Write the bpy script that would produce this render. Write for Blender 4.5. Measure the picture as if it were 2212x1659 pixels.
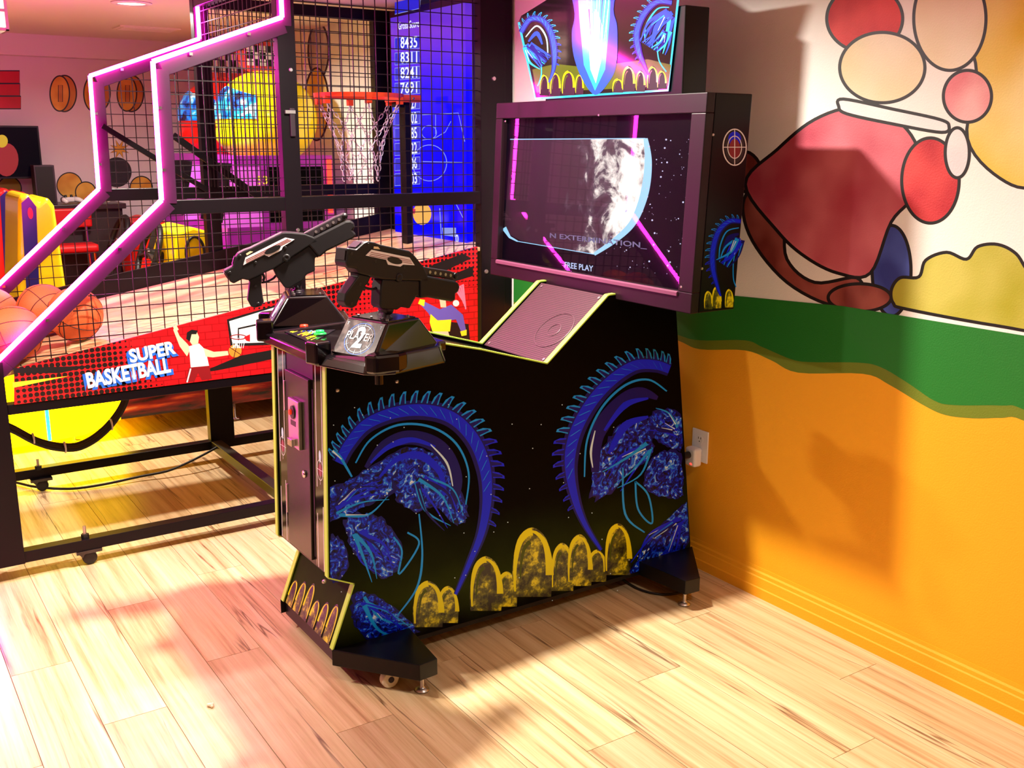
import bpy, bmesh, math, random
from mathutils import Vector, Matrix
random.seed(7)
scene = bpy.context.scene
COL = scene.collection
for o in list(bpy.data.objects):
    bpy.data.objects.remove(o)

# ------------------------------------------------------------------ camera
W, H, F = 2212, 1659, 2198.2
CX, CY = 1106.0, 829.5
AX = Vector((4490 - CX, -(318 - CY), -F)).normalized()
AY = Vector((-402 - CX, -(300 - CY), -F)).normalized()
AZ = AX.cross(AY).normalized(); AY = AZ.cross(AX).normalized()
RW = Matrix((AX, AY, AZ))                  # camera vector -> world vector
EYE = Vector((0, 0, 1.54))
cam_d = bpy.data.cameras.new('camera'); cam = bpy.data.objects.new('camera', cam_d)
COL.objects.link(cam)
cam_d.sensor_width = 36; cam_d.lens = F / W * 36; cam_d.clip_start = 0.02; cam_d.clip_end = 60
cam.matrix_world = Matrix.Translation(EYE) @ RW.to_4x4()
scene.camera = cam

# ------------------------------------------------------------------ world, exposure
wd = bpy.data.worlds.new('world'); scene.world = wd; wd.use_nodes = True
wd.node_tree.nodes['Background'].inputs[0].default_value = (0.5, 0.42, 0.45, 1)
wd.node_tree.nodes['Background'].inputs[1].default_value = 0.05
vs = scene.view_settings
vs.view_transform = 'Standard'; vs.look = 'None'; vs.exposure = 0.0; vs.gamma = 1.0
vs.use_curve_mapping = False
try:
    scene.cycles.use_denoising = True
    scene.cycles.sample_clamp_indirect = 6.0
    scene.cycles.max_bounces = 7; scene.cycles.diffuse_bounces = 3; scene.cycles.glossy_bounces = 3; scene.cycles.transparent_max_bounces = 10
    scene.cycles.caustics_reflective = False; scene.cycles.caustics_refractive = False
except Exception:
    pass
CEIL = 2.186
LAMP_W = dict(a=56.0, b=94.0, c=48.0, d=22.0)
NEON_E = 115.0
DOWNLIGHTS = [((-0.55, 3.26), LAMP_W['a'], 'recessed round downlight in the ceiling left of the basketball cage'),
              ((1.45, 2.80), LAMP_W['b'], 'recessed round downlight in the ceiling straight above the shooting cabinet'),
              ((1.36, 5.36), LAMP_W['c'], 'glowing recessed downlight in the ceiling above the racing seats'),
              ((1.45, 0.35), LAMP_W['d'], 'recessed round downlight in the ceiling behind the camera')]

# ------------------------------------------------------------------ un-projection helpers (photo pixel -> point on a real plane)
def ray(p): return RW @ Vector((p[0] - CX, -(p[1] - CY), -F))
def on_x(p, x): r = ray(p); return EYE + r * ((x - EYE.x) / r.x)
def on_y(p, y): r = ray(p); return EYE + r * ((y - EYE.y) / r.y)
def on_z(p, z): r = ray(p); return EYE + r * ((z - EYE.z) / r.z)

# ------------------------------------------------------------------ materials
def lin(c):
    return tuple(((v / 255) / 12.92 if v / 255 <= 0.04045 else ((v / 255 + 0.055) / 1.055) ** 2.4) for v in c)
MATS = {}
def mat(name, rgb, rough=0.5, metal=0.0, emit=0.0, erg=None, coat=0.0, bump=0.0, bscale=200.0, alpha=1.0, spec=0.5):
    if name in MATS: return MATS[name]
    m = bpy.data.materials.new(name); m.use_nodes = True
    nt = m.node_tree; b = nt.nodes['Principled BSDF']
    c = lin(rgb)
    b.inputs['Base Color'].default_value = (*c, 1)
    b.inputs['Roughness'].default_value = rough; b.inputs['Metallic'].default_value = metal
    b.inputs['Specular IOR Level'].default_value = spec
    b.inputs['Coat Weight'].default_value = coat; b.inputs['Coat Roughness'].default_value = 0.08
    b.inputs['Alpha'].default_value = alpha
    if emit:
        b.inputs['Emission Color'].default_value = (*(lin(erg) if erg else c), 1)
        b.inputs['Emission Strength'].default_value = emit
    if bump:
        n = nt.nodes.new('ShaderNodeTexNoise'); n.inputs['Scale'].default_value = bscale
        n.inputs['Detail'].default_value = 3
        tc = nt.nodes.new('ShaderNodeTexCoord'); nt.links.new(tc.outputs['Object'], n.inputs['Vector'])
        bp = nt.nodes.new('ShaderNodeBump'); bp.inputs['Strength'].default_value = bump; bp.inputs['Distance'].default_value = 0.004
        nt.links.new(n.outputs['Fac'], bp.inputs['Height']); nt.links.new(bp.outputs['Normal'], b.inputs['Normal'])
    MATS[name] = m
    return m
def nodes_of(m): return m.node_tree.nodes, m.node_tree.links, m.node_tree.nodes['Principled BSDF']
def ramp(nd, stops):
    r = nd.new('ShaderNodeValToRGB'); e = r.color_ramp.elements
    e[0].position, e[0].color = stops[0][0], (*stops[0][1], 1)
    e[1].position, e[1].color = stops[-1][0], (*stops[-1][1], 1)
    for p, c in stops[1:-1]:
        k = e.new(p); k.color = (*c, 1)
    return r
def math_n(nd, lk, op, a, b=None):
    n = nd.new('ShaderNodeMath'); n.operation = op
    for i, v in enumerate((a, b)):
        if v is None: continue
        if isinstance(v, (int, float)): n.inputs[i].default_value = v
        else: lk.new(v, n.inputs[i])
    return n.outputs[0]

# oak plank: grain runs along y, each plank gets its own shift and tint
def wood_mat(name, light, mid, dark, rough, use_rand=True, crack=True, gscale=(26, 1.3, 26)):
    m = mat(name, (200, 160, 110), rough); nd, lk, b = nodes_of(m)
    tc = nd.new('ShaderNodeTexCoord'); oi = nd.new('ShaderNodeObjectInfo')
    mp = nd.new('ShaderNodeMapping'); mp.inputs['Scale'].default_value = gscale
    add = nd.new('ShaderNodeVectorMath'); add.operation = 'ADD'
    sc = nd.new('ShaderNodeVectorMath'); sc.operation = 'SCALE'; sc.inputs['Scale'].default_value = 37.0 if use_rand else 0.0
    cmb = nd.new('ShaderNodeCombineXYZ')
    for i in range(3): lk.new(oi.outputs['Random'], cmb.inputs[i])
    lk.new(cmb.outputs[0], sc.inputs[0]); lk.new(tc.outputs['Object'], add.inputs[0]); lk.new(sc.outputs[0], add.inputs[1])
    lk.new(add.outputs[0], mp.inputs['Vector'])
    n1 = nd.new('ShaderNodeTexNoise'); n1.inputs['Scale'].default_value = 1.0; n1.inputs['Detail'].default_value = 6; n1.inputs['Roughness'].default_value = 0.7; n1.inputs['Distortion'].default_value = 0.15
    lk.new(mp.outputs[0], n1.inputs['Vector'])
    r1 = ramp(nd, [(0.30, dark), (0.47, mid), (0.66, light)]); lk.new(n1.outputs['Fac'], r1.inputs[0])
    col = r1.outputs[0]
    # broad tone per plank
    hs = nd.new('ShaderNodeHueSaturation'); lk.new(col, hs.inputs['Color'])
    v = math_n(nd, lk, 'MULTIPLY', oi.outputs['Random'], 0.30); v = math_n(nd, lk, 'ADD', v, 0.84)
    lk.new(v, hs.inputs['Value']); col = hs.outputs[0]
    if crack:
        mp2 = nd.new('ShaderNodeMapping'); mp2.inputs['Scale'].default_value = (17, 0.75, 17); lk.new(add.outputs[0], mp2.inputs['Vector'])
        n2 = nd.new('ShaderNodeTexNoise'); n2.inputs['Scale'].default_value = 1.0; n2.inputs['Detail'].default_value = 3; n2.inputs['Distortion'].default_value = 0.35
        lk.new(mp2.outputs[0], n2.inputs['Vector'])
        d = math_n(nd, lk, 'SUBTRACT', n2.outputs['Fac'], 0.5); d = math_n(nd, lk, 'ABSOLUTE', d)
        mp3 = nd.new('ShaderNodeMapping'); mp3.inputs['Scale'].default_value = (7, 1.5, 7); lk.new(add.outputs[0], mp3.inputs['Vector'])
        n3 = nd.new('ShaderNodeTexNoise'); n3.inputs['Scale'].default_value = 1.0; n3.inputs['Detail'].default_value = 1; lk.new(mp3.outputs[0], n3.inputs['Vector'])
        g = nd.new('ShaderNodeMapRange'); g.inputs[1].default_value = 0.53; g.inputs[2].default_value = 0.62; g.inputs[3].default_value = 0.0; g.inputs[4].default_value = 1.0
        lk.new(n3.outputs['Fac'], g.inputs[0])
        w = nd.new('ShaderNodeMapRange'); w.inputs[1].default_value = 0.0; w.inputs[2].default_value = 0.020; w.inputs[3].default_value = 0.85; w.inputs[4].default_value = 0.0
        lk.new(d, w.inputs[0])
        f = math_n(nd, lk, 'MULTIPLY', g.outputs[0], w.outputs[0])
        mx = nd.new('ShaderNodeMixRGB'); lk.new(f, mx.inputs[0]); lk.new(col, mx.inputs[1]); mx.inputs[2].default_value = (*lin((92, 52, 28)), 1)
        col = mx.outputs[0]
    lk.new(col, b.inputs['Base Color'])
    bp = nd.new('ShaderNodeBump'); bp.inputs['Strength'].default_value = 0.12; bp.inputs['Distance'].default_value = 0.002
    lk.new(n1.outputs['Fac'], bp.inputs['Height']); lk.new(bp.outputs[0], b.inputs['Normal'])
    return m
M_PLANK = wood_mat('oak_plank', lin((230, 204, 162)), lin((212, 180, 134)), lin((170, 130, 88)), 0.34, gscale=(34, 0.9, 34))
M_COURT = wood_mat('maple_court', lin((240, 215, 170)), lin((225, 190, 140)), lin((200, 150, 100)), 0.3, use_rand=False, crack=False, gscale=(1.6, 18, 18))

M_SUB = mat('subfloor', (70, 48, 30), 0.8)
M_BLACK = mat('black_laminate', (9, 6, 8), 0.35, spec=0.3)
M_DARK = mat('dark_metal', (46, 34, 42), 0.42, 0.35)
M_FRAME = mat('cage_black_paint', (16, 9, 14), 0.36, 0.0, spec=0.18)
M_OUTL = mat('neon_lit_beam_paint', (50, 24, 46), 0.34, 0.0, spec=0.25)  # cage paint lifted towards magenta, neon light put into the colour
M_PLASTIC = mat('gloss_black_plastic', (14, 9, 13), 0.16, coat=0.5)
M_GUN = mat('matte_black_plastic', (16, 11, 14), 0.5, spec=0.35)
M_GUNR = mat('dark_grey_plastic', (34, 24, 30), 0.45)
M_CHROME = mat('chrome', (225, 220, 220), 0.16, 1.0)
M_STEEL = mat('brushed_steel', (190, 185, 182), 0.35, 1.0)
M_TMOLD = mat('lime_t_molding', (188, 226, 84), 0.4)
M_BEZEL = mat('plum_black_bezel', (26, 9, 17), 0.38, spec=0.3)
M_WHITE = mat('white_plastic', (238, 234, 236), 0.4)
M_CREAM = mat('cream_wheel', (226, 216, 190), 0.45)
M_LINE = mat('printed_white', (225, 222, 225), 0.4)
M_INK = mat('printed_black', (14, 10, 12), 0.45)
M_RED = mat('printed_red', (206, 18, 26), 0.4)
M_DKRED = mat('printed_dark_red', (128, 10, 20), 0.45)
M_YEL = mat('printed_yellow', (246, 220, 40), 0.45)
M_SKIN = mat('printed_skin', (240, 196, 160), 0.5)
M_PURP = mat('printed_purple', (98, 84, 176), 0.5)
M_PINKP = mat('printed_pink', (240, 120, 150), 0.5)
M_ORNG = mat('printed_orange', (236, 132, 40), 0.5)
M_BLUEP = mat('printed_blue', (40, 110, 214), 0.4)
M_A0 = mat('art_navy', (4, 8, 110), 0.3, spec=0.2)
M_A1 = mat('art_blue', (4, 30, 244), 0.3, spec=0.2)
M_A2 = mat('art_cyan', (10, 150, 250), 0.3, spec=0.2)
M_A3 = mat('art_ice', (200, 232, 255), 0.3, spec=0.2)
M_A4 = mat('art_moss', (66, 80, 10), 0.3, spec=0.2)
M_A5 = mat('art_acid_yellow', (222, 218, 20), 0.3, spec=0.2)
M_NEON = mat('pink_neon', (255, 60, 210), 0.4, emit=NEON_E, erg=(255, 40, 190))
M_RUB = mat('black_rubber', (16, 13, 14), 0.55)
M_ORIM = mat('orange_rim', (240, 74, 30), 0.4)
M_BALL = mat('basketball_rubber', (214, 92, 40), 0.6, bump=0.35, bscale=260)
M_SEAM = mat('ball_seam', (60, 22, 14), 0.6)

# ------------------------------------------------------------------ mesh building
class MB:
    def __init__(s): s.v, s.f, s.m = [], [], []
    def add(s, vs, fs, mi=0):
        k = len(s.v); s.v += [tuple(p) for p in vs]
        for f in fs: s.f.append([i + k for i in f]); s.m.append(mi)
        return s
    def box(s, a, b, mi=0):
        x0, x1 = sorted((a[0], b[0])); y0, y1 = sorted((a[1], b[1])); z0, z1 = sorted((a[2], b[2]))
        return s.add([(x0,y0,z0),(x1,y0,z0),(x1,y1,z0),(x0,y1,z0),(x0,y0,z1),(x1,y0,z1),(x1,y1,z1),(x0,y1,z1)],
                     [(0,3,2,1),(4,5,6,7),(0,1,5,4),(1,2,6,5),(2,3,7,6),(3,0,4,7)], mi)
    def prism(s, pts, vec, mi=0):               # polygon (3D points) swept by vec
        n = len(pts); P = [Vector(p) for p in pts]; q = [p + Vector(vec) for p in P]
        nrm = Vector((0, 0, 0))
        for i in range(n): nrm += P[i].cross(P[(i + 1) % n])
        fs = [(i, (i+1) % n, n + (i+1) % n, n + i) for i in range(n)]
        if nrm.dot(Vector(vec)) > 0: fs = fs + [tuple(reversed(range(n))), tuple(range(n, 2*n))]
        else: fs = [tuple(reversed(f)) for f in fs] + [tuple(range(n)), tuple(reversed(range(n, 2*n)))]
        return s.add(P + q, fs, mi)
    def poly(s, pts, mi=0): return s.add(pts, [tuple(range(len(pts)))], mi)
    def tube(s, path, r, n=8, mi=0, closed=False, taper=None):
        P = [Vector(p) for p in path]; N = len(P); rings = []
        up = Vector((0, 0, 1)); prev = None
        for i in range(N):
            a = P[(i - 1) % N] if (closed or i) else P[0]; c = P[(i + 1) % N] if (closed or i < N - 1) else P[-1]
            t = (c - a).normalized()
            if prev is None:
                u = t.cross(up) if abs(t.dot(up)) < 0.95 else t.cross(Vector((1, 0, 0)))
            else: u = prev - t * prev.dot(t)
            u.normalize(); prev = u; w = t.cross(u)
            rr = r * (taper[i] if taper else 1)
            rings.append([P[i] + (u * math.cos(2*math.pi*k/n) + w * math.sin(2*math.pi*k/n)) * rr for k in range(n)])
        vs = [p for ring in rings for p in ring]; fs = []
        for i in range(N if closed else N - 1):
            j = (i + 1) % N
            for k in range(n): fs.append((i*n+k, i*n+(k+1) % n, j*n+(k+1) % n, j*n+k))
        if not closed: fs += [tuple(reversed(range(n))), tuple((N-1)*n + k for k in range(n))]
        return s.add(vs, [tuple(reversed(f)) for f in fs], mi)
    def bar(s, a, b, w, h, side=None, mi=0):        # rectangular bar from a to b; w along 'side', h perpendicular
        a, b = Vector(a), Vector(b); t = (b - a).normalized(); sd = Vector(side or (0, 1, 0)); sd = (sd - t * sd.dot(t)).normalized(); up = t.cross(sd)
        c = [a + sd*(w/2*i) + up*(h/2*j) for i, j in ((-1,-1),(1,-1),(1,1),(-1,1))]
        return s.prism(c, b - a, mi)
    def lathe(s, prof, n=24, o=(0,0,0), axis='z', mi=0):    # prof: (r, h)
        vs, fs = [], []; o = Vector(o)
        for r, h in prof:
            for k in range(n):
                a = 2*math.pi*k/n; c, d = r*math.cos(a), r*math.sin(a)
                vs.append(o + (Vector((c, d, h)) if axis == 'z' else Vector((h, c, d)) if axis == 'x' else Vector((d, h, c))))
        m = len(prof)
        for i in range(m - 1):
            for k in range(n): fs.append((i*n+k, i*n+(k+1) % n, (i+1)*n+(k+1) % n, (i+1)*n+k))
        if prof[0][0] > 1e-6: fs.append(tuple(reversed(range(n))))
        if prof[-1][0] > 1e-6: fs.append(tuple((m-1)*n+k for k in range(n)))
        return s.add(vs, fs, mi)
    def build(s, name, mats, parent=None, bevel=0, smooth=False, label=None, kind=None, seg=2):
        me = bpy.data.meshes.new(name)
        me.from_pydata([tuple(p) for p in s.v], [], s.f)
        for m in (mats if isinstance(mats, (list, tuple)) else [mats]): me.materials.append(m)
        me.polygons.foreach_set('material_index', s.m)
        if smooth: me.polygons.foreach_set('use_smooth', [True]*len(s.f))
        me.update()
        return link(name, me, parent, bevel, label, kind, seg, smooth)
LOCAL = set()
def wmat(o):
    m = o.matrix_parent_inverse @ o.matrix_basis if o.parent else o.matrix_basis.copy()
    return wmat(o.parent) @ m if o.parent else m
def link(name, me, parent=None, bevel=0, label=None, kind=None, seg=2, smooth=False):
    o = bpy.data.objects.new(name, me); COL.objects.link(o)
    if parent is not None:
        o.parent = parent; root = parent
        while root.parent is not None: root = root.parent
        o.matrix_parent_inverse = Matrix.Identity(4) if root.name in LOCAL else wmat(parent).inverted()
    if bevel:
        b = o.modifiers.new('bevel', 'BEVEL'); b.width = bevel; b.segments = seg; b.limit_method = 'ANGLE'; b.angle_limit = math.radians(35)
    if smooth:
        try:
            w = o.modifiers.new('weighted', 'WEIGHTED_NORMAL'); w.keep_sharp = True
        except Exception: pass
    if label: o['label'] = label
    if kind: o['kind'] = kind
    return o
def tag(o, label, cat, group=None):
    o['label'] = label; o['category'] = cat
    if group: o['group'] = group
    return o
def thing(name, label, cat, loc=(0,0,0), group=None, local=False, rot=(0,0,0)):
    o = bpy.data.objects.new(name, None); COL.objects.link(o); o.empty_display_size = 0.1
    o.location = loc; o.rotation_euler = rot
    if local: LOCAL.add(o.name)
    return tag(o, label, cat, group)
def copy_tree(o, parent=None):
    c = o.copy(); COL.objects.link(c)
    if parent is not None: c.parent = parent
    for ch in [k for k in bpy.data.objects if k.parent == o]: copy_tree(ch, c)
    return c
def smooth2(pts, n=6, closed=True):
    P = [Vector(p) for p in pts]; N = len(P); out = []
    rng = range(N) if closed else range(N - 1)
    for i in rng:
        g = (lambda k: P[k % N]) if closed else (lambda k: P[max(0, min(N-1, k))])
        a, b, c, d = g(i-1), g(i), g(i+1), g(i+2)
        for k in range(n):
            t = k / n
            out.append(0.5*((2*b) + (c-a)*t + (2*a-5*b+4*c-d)*t*t + (3*b-a-3*c+d)*t**3))
    if not closed: out.append(P[-1])
    return out
def ribbon(path, widths, closed=False):         # 2D strip, list of quads
    P = [Vector((p[0], p[1])) for p in path]; N = len(P); L, R = [], []
    for i in range(N):
        a = P[(i-1) % N] if closed or i else P[i]; c = P[(i+1) % N] if closed or i < N-1 else P[i]
        t = (c - a); t = t.normalized() if t.length else Vector((1, 0)); nn = Vector((-t.y, t.x))
        if isinstance(widths, (int, float)): w = widths
        else:
            t_ = i/max(1, N-1)*(len(widths)-1); k_ = min(int(t_), len(widths)-2); w = widths[k_]*(1-(t_-k_)) + widths[k_+1]*(t_-k_)
        L.append(P[i] + nn*w/2); R.append(P[i] - nn*w/2)
    return [(L[i], L[(i+1) % N], R[(i+1) % N], R[i]) for i in range(N if closed else N-1)]
def ell(cx, cy, rx, ry, n=28, a0=0): return [(cx + rx*math.cos(a0+2*math.pi*k/n), cy + ry*math.sin(a0+2*math.pi*k/n)) for k in range(n)]
class Art:                                       # flat print laid on a real plane; layers sit a hair apart
    def __init__(s, mapf, nrm, mats, step=0.00001): s.mb, s.f, s.n, s.mats, s.k, s.step = MB(), mapf, Vector(nrm), mats, 1, step
    def _p(s, p): return s.f(p) + s.n * (s.step * s.k)
    def fill(s, pts, mi, up=True):
        s.mb.poly([s._p(p) for p in pts], mi); s.k += up; return s
    def line(s, path, w, mi, closed=False):
        for q in ribbon(path, w, closed): s.mb.poly([s._p(p) for p in q], mi)
        s.k += 1; return s
    def build(s, name, parent, label=None):
        o = s.mb.build(name, s.mats, parent, label=label)
        return o
def text_mesh(body, size, extr=0.0006, off=0.0, align='LEFT', space=1.0, sx=1.0):
    cu = bpy.data.curves.new('lettering', 'FONT'); cu.body = body; cu.size = size; cu.extrude = extr; cu.offset = off
    cu.align_x = align; cu.space_character = space; cu.resolution_u = 3
    o = bpy.data.objects.new('lettering', cu); COL.objects.link(o)
    dg = bpy.context.evaluated_depsgraph_get(); dg.update()
    me = bpy.data.meshes.new_from_object(o.evaluated_get(dg)); bpy.data.objects.remove(o)
    return me
AXY = Matrix(((1,0,0),(0,0,-1),(0,1,0)))        # text on a plane facing -y
AXX = Matrix(((0,0,-1),(-1,0,0),(0,1,0)))       # text on a plane facing -x
def lettering(name, body, material, parent, p1, p2, axes, lift=0.001, off=0.0, height=None, extr=0.0004, label=None, shear=0.0):
    """text fitted so that its width spans p1 -> p2 on the plane given by axes"""
    me = text_mesh(body, 1.0, 0.0, off)
    xs = [v.co.x for v in me.vertices]; ys = [v.co.y for v in me.vertices]
    w = max(xs) - min(xs); x0 = min(xs)
    p1, p2 = Vector(p1), Vector(p2); d = p2 - p1; s = d.length / w
    sy = s if height is None else height / (max(ys) - min(0, min(ys)))
    ux = axes @ Vector((1,0,0)); uy = axes @ Vector((0,1,0)); uz = axes @ Vector((0,0,1))
    ang = math.atan2(d.dot(uy), d.dot(ux))
    for v in me.vertices:
        lx, ly = (v.co.x - x0)*s, v.co.y*sy; lx += shear*ly
        gx, gy = lx*math.cos(ang) - ly*math.sin(ang), lx*math.sin(ang) + ly*math.cos(ang)
        v.co = p1 + ux*gx + uy*gy + uz*lift
    me.materials.clear(); me.materials.append(material)
    return link(name, me, parent, label=label)

# ================================================================== THE ROOM
XW, YF, XL, YB = 2.547, 7.38, -3.4, -2.2          # mural wall, far wall, left wall, back wall
def structure(o): o['kind'] = 'structure'; return o
fl = MB().box((XL, YB, -0.08), (XW + 0.1, YF + 0.1, -0.005)).build('floor', M_SUB)
structure(fl)
# planks 0.1695 m wide, 1.22 m long, running along y
PW, PL = 0.1695, 1.22
pm = MB(); g = 0.0009
pm.prism([(-PW/2+g, -PL/2+g, -0.005), (PW/2-g, -PL/2+g, -0.005), (PW/2-g, PL/2-g, -0.005), (-PW/2+g, PL/2-g, -0.005)], (0, 0, 0.005))
plank_me = None
k = 0
x = 0.283 - PW * 22
col_i = 0
while x < XW - 0.03:
    st = (col_i * 0.437) % 1.0 * PL + random.uniform(-0.1, 0.1)
    y = YB - st
    w = min(PW, XW - x)
    while y < YF:
        yc = y + PL/2
        if x + PW > -0.9 and yc > -0.6:
            if plank_me is None:
                o = pm.build('plank', M_PLANK, fl); plank_me = o.data
            else: o = link('plank', plank_me, fl)
            o.location = (x + PW/2 if w == PW else XW - PW/2 + 0.0, yc, 0)
            if w < PW - 0.001: o.location.x = x + w/2; o.scale.x = w / PW
        y += PL
    x += PW; col_i += 1
MB().box((XL, YB, -0.005), (-1.17, YF, 0.0)).build('plank_field', M_PLANK, fl, kind='stuff')

# plaster wall paints
M_WALL = mat('white_orange_peel_plaster', (250, 246, 242), 0.75, bump=0.25, bscale=220)
M_WPINK = mat('pale_wall_paint', (226, 206, 214), 0.75, bump=0.1, bscale=220)
M_WMAUVE = mat('mauve_bounce_paint', (120, 66, 92), 0.75)  # unseen walls: invented colour, darkened to cut bounce and tint the fill pink
M_ORANGE = mat('mural_orange', (250, 172, 18), 0.65, bump=0.25, bscale=220)
M_GREEN = mat('mural_green', (22, 120, 30), 0.6, bump=0.25, bscale=220)
M_GRIM = mat('mural_light_green', (112, 128, 20), 0.6, bump=0.25, bscale=220)
M_CEIL = mat('ceiling_paint', (232, 216, 206), 0.8)
wr = structure(MB().box((XW, YB - 0.1, 0), (XW + 0.1, YF + 0.1, CEIL)).build('wall_right', M_WALL))
wf = structure(MB().box((XL, YF, 0), (XW, YF + 0.1, CEIL)).build('wall_far', M_WPINK))
structure(MB().box((XL - 0.1, YB, 0), (XL, YF, CEIL)).build('wall_left', M_WMAUVE))
structure(MB().box((XL, YB - 0.1, 0), (XW, YB, CEIL)).build('wall_back', M_WMAUVE))
structure(MB().box((XL, YB, CEIL), (XW, YF, CEIL + 0.1)).build('ceiling', M_CEIL))
# dropped soffit face along the far wall
structure(MB().box((XL, YF - 0.10, CEIL - 0.13), (XW, YF, CEIL)).build('trim_1', M_WPINK))
# stepped baseboard along the mural wall, painted like the mural ground
bp = [(XW, 0.0), (XW-0.016, 0.0), (XW-0.016, 0.034), (XW-0.013, 0.038), (XW-0.011, 0.070), (XW-0.008, 0.074), (XW-0.007, 0.086), (XW-0.003, 0.092), (XW-0.002, 0.105), (XW, 0.105)]
structure(MB().prism([(a, YB, z) for a, z in bp], (0, 3.78 - YB, 0)).build('baseboard_right', M_ORANGE))

# ---- mural: hill, ground and bush (figures of the original painting are replaced by plain rounded colour shapes)
WX = lambda p: on_x(p, XW)
def zy(pts): return [(p.y, p.z) for p in (WX(q) for q in pts)]
cr = lambda a: (1440 + a[0]/2.074, 600 + a[1]/2.074)
w_in = zy([cr(a) for a in [(50,255),(150,280),(350,280),(430,310),(560,365),(650,378),(860,380),(960,400),(1080,470),(1200,550),(1290,570),(1500,572),(1601,590)]])
w_out = zy([cr(a) for a in [(50,280),(150,320),(350,325),(470,370),(590,425),(880,430),(1000,480),(1150,570),(1250,615),(1380,630),(1500,628),(1601,640)]])
def wave_ext(w):                                   # the wave goes on left and right of the frame
    w = [(3.80, w[0][1]-0.02), (3.35, w[0][1]-0.01), (3.0, w[0][1]+0.03)] + w
    y, z = w[-1]
    return w + [(y-0.2, z-0.06), (y-0.45, z-0.10), (y-0.8, z-0.06), (y-1.2, z), (YB, z-0.05)]
w_in, w_out = wave_ext(w_in), wave_ext(w_out)
S_in = [p.to_2d() if len(p) > 2 else p for p in smooth2([(a, b) for a, b in w_in], 5, False)]
S_out = smooth2([(a, b) for a, b in w_out], 5, False)
ZG = 1.055
wall_pt = lambda y, z, e: Vector((XW - e, y, z))
MB().prism([wall_pt(a, b, 0) for a, b in S_out] + [wall_pt(YB, 0, 0), wall_pt(3.8, 0, 0)], (-0.0006, 0, 0)).build('painted_ground', M_ORANGE, wr)
MB().prism([wall_pt(a, b, 0) for a, b in S_out] + [wall_pt(YB, ZG, 0), wall_pt(3.8, ZG - 0.10, 0)], (-0.0010, 0, 0)).build('painted_hill_rim', M_GRIM, wr)
MB().prism([wall_pt(a, b, 0) for a, b in S_in] + [wall_pt(YB, ZG, 0), wall_pt(2.0, ZG, 0), wall_pt(3.8, ZG - 0.10, 0)], (-0.0014, 0, 0)).build('painted_hill', M_GREEN, wr)

M_OUT = mat('mural_outline', (22, 12, 14), 0.5)
def blend_mat(name, a, b, scale=2.5):               # hand-painted soft tone variation
    m = mat(name, a, 0.6, bump=0.2, bscale=220); nd, lk, bs = nodes_of(m)
    tc = nd.new('ShaderNodeTexCoord'); n = nd.new('ShaderNodeTexNoise'); n.inputs['Scale'].default_value = scale; n.inputs['Detail'].default_value = 1.5
    lk.new(tc.outputs['Object'], n.inputs['Vector']); r = ramp(nd, [(0.34, lin(a)), (0.66, lin(b))]); lk.new(n.outputs['Fac'], r.inputs[0]); lk.new(r.outputs[0], bs.inputs['Base Color'])
    return m
MUR = dict(rose=blend_mat('mural_rose', (186, 62, 84), (222, 116, 130), 6), red=blend_mat('mural_red', (186, 20, 40), (226, 70, 70), 7), cream=blend_mat('mural_cream', (236, 214, 170), (246, 232, 206), 5),
           pink=blend_mat('mural_pink', (232, 130, 140), (246, 186, 186), 8), gold=blend_mat('mural_gold', (232, 190, 24), (246, 226, 150), 4), blue=blend_mat('mural_blue', (40, 52, 140), (76, 96, 190), 8),
           brown=blend_mat('mural_brown', (120, 40, 34), (176, 92, 84), 8), bush=blend_mat('mural_bush', (170, 166, 18), (206, 196, 90), 5), white=blend_mat('mural_pale', (232, 220, 226), (248, 244, 244), 6),
           grey=blend_mat('mural_grey', (170, 160, 150), (222, 214, 206), 6))
mural_k = [0]
def mural(name, pts, m, smooth_n=6, w=7, plane=WX, nrm=(-1, 0, 0), parent=None):
    mural_k[0] += 1
    P = [(p.x, p.y) for p in smooth2([(a, b) for a, b in pts], smooth_n)] if smooth_n else pts
    a = Art(plane, nrm, [MUR[m], M_OUT]); a.k = 2 + 3*mural_k[0]
    a.fill(P, 0).line(P, w, 1, True)
    return a.build(name, parent or wr)
mural('painted_shape', [(1640,352),(1606,330),(1590,400),(1650,420)], 'brown', 5)
mural('painted_shape', [(1605,440),(1640,400),(1690,470),(1700,560),(1760,610),(1850,600),(1860,640),(1800,660),(1700,610),(1625,520)], 'brown')
mural('painted_shape', ell(1926, 585, 42, 98, 20), 'blue')
mural('painted_shape', ell(1857, 643, 68, 30, 20), 'brown')
mural('painted_shape', [(1610,398),(1680,322),(1760,258),(1850,232),(1940,262),(1985,330),(1975,420),(1925,480),(1880,590),(1810,590),(1740,555),(1680,500)], 'rose')
mural('painted_shape', [(2090,20),(2212,-60),(2330,40),(2340,300),(2240,400),(2160,385),(2090,300),(2110,160)], 'gold')
mural('painted_shape', ell(2010, 390, 62, 92, 24, 0.3), 'red')
mural('painted_shape', ell(1868, 40, 82, 72, 28), 'red')
mural('painted_shape', ell(1906, 146, 92, 76, 28), 'cream')
mural('painted_shape', ell(2052, 40, 78, 112, 28), 'cream')
mural('painted_shape', ell(2090, 208, 52, 56, 24), 'pink')
mural('painted_shape', [(1822,214),(1930,236),(2030,258),(2050,272),(2034,286),(1930,268),(1830,246),(1812,230)], 'white')
mural('painted_shape', ell(2068, 330, 26, 54, 20), 'white')
mural('painted_bush', [(1930,655),(1926,625),(1945,600),(1985,598),(2000,562),(2045,545),(2088,560),(2112,533),(2155,528),(2195,548),(2225,590),(2290,640),(2280,716),(2150,703),(1960,668)], 'bush')
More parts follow.
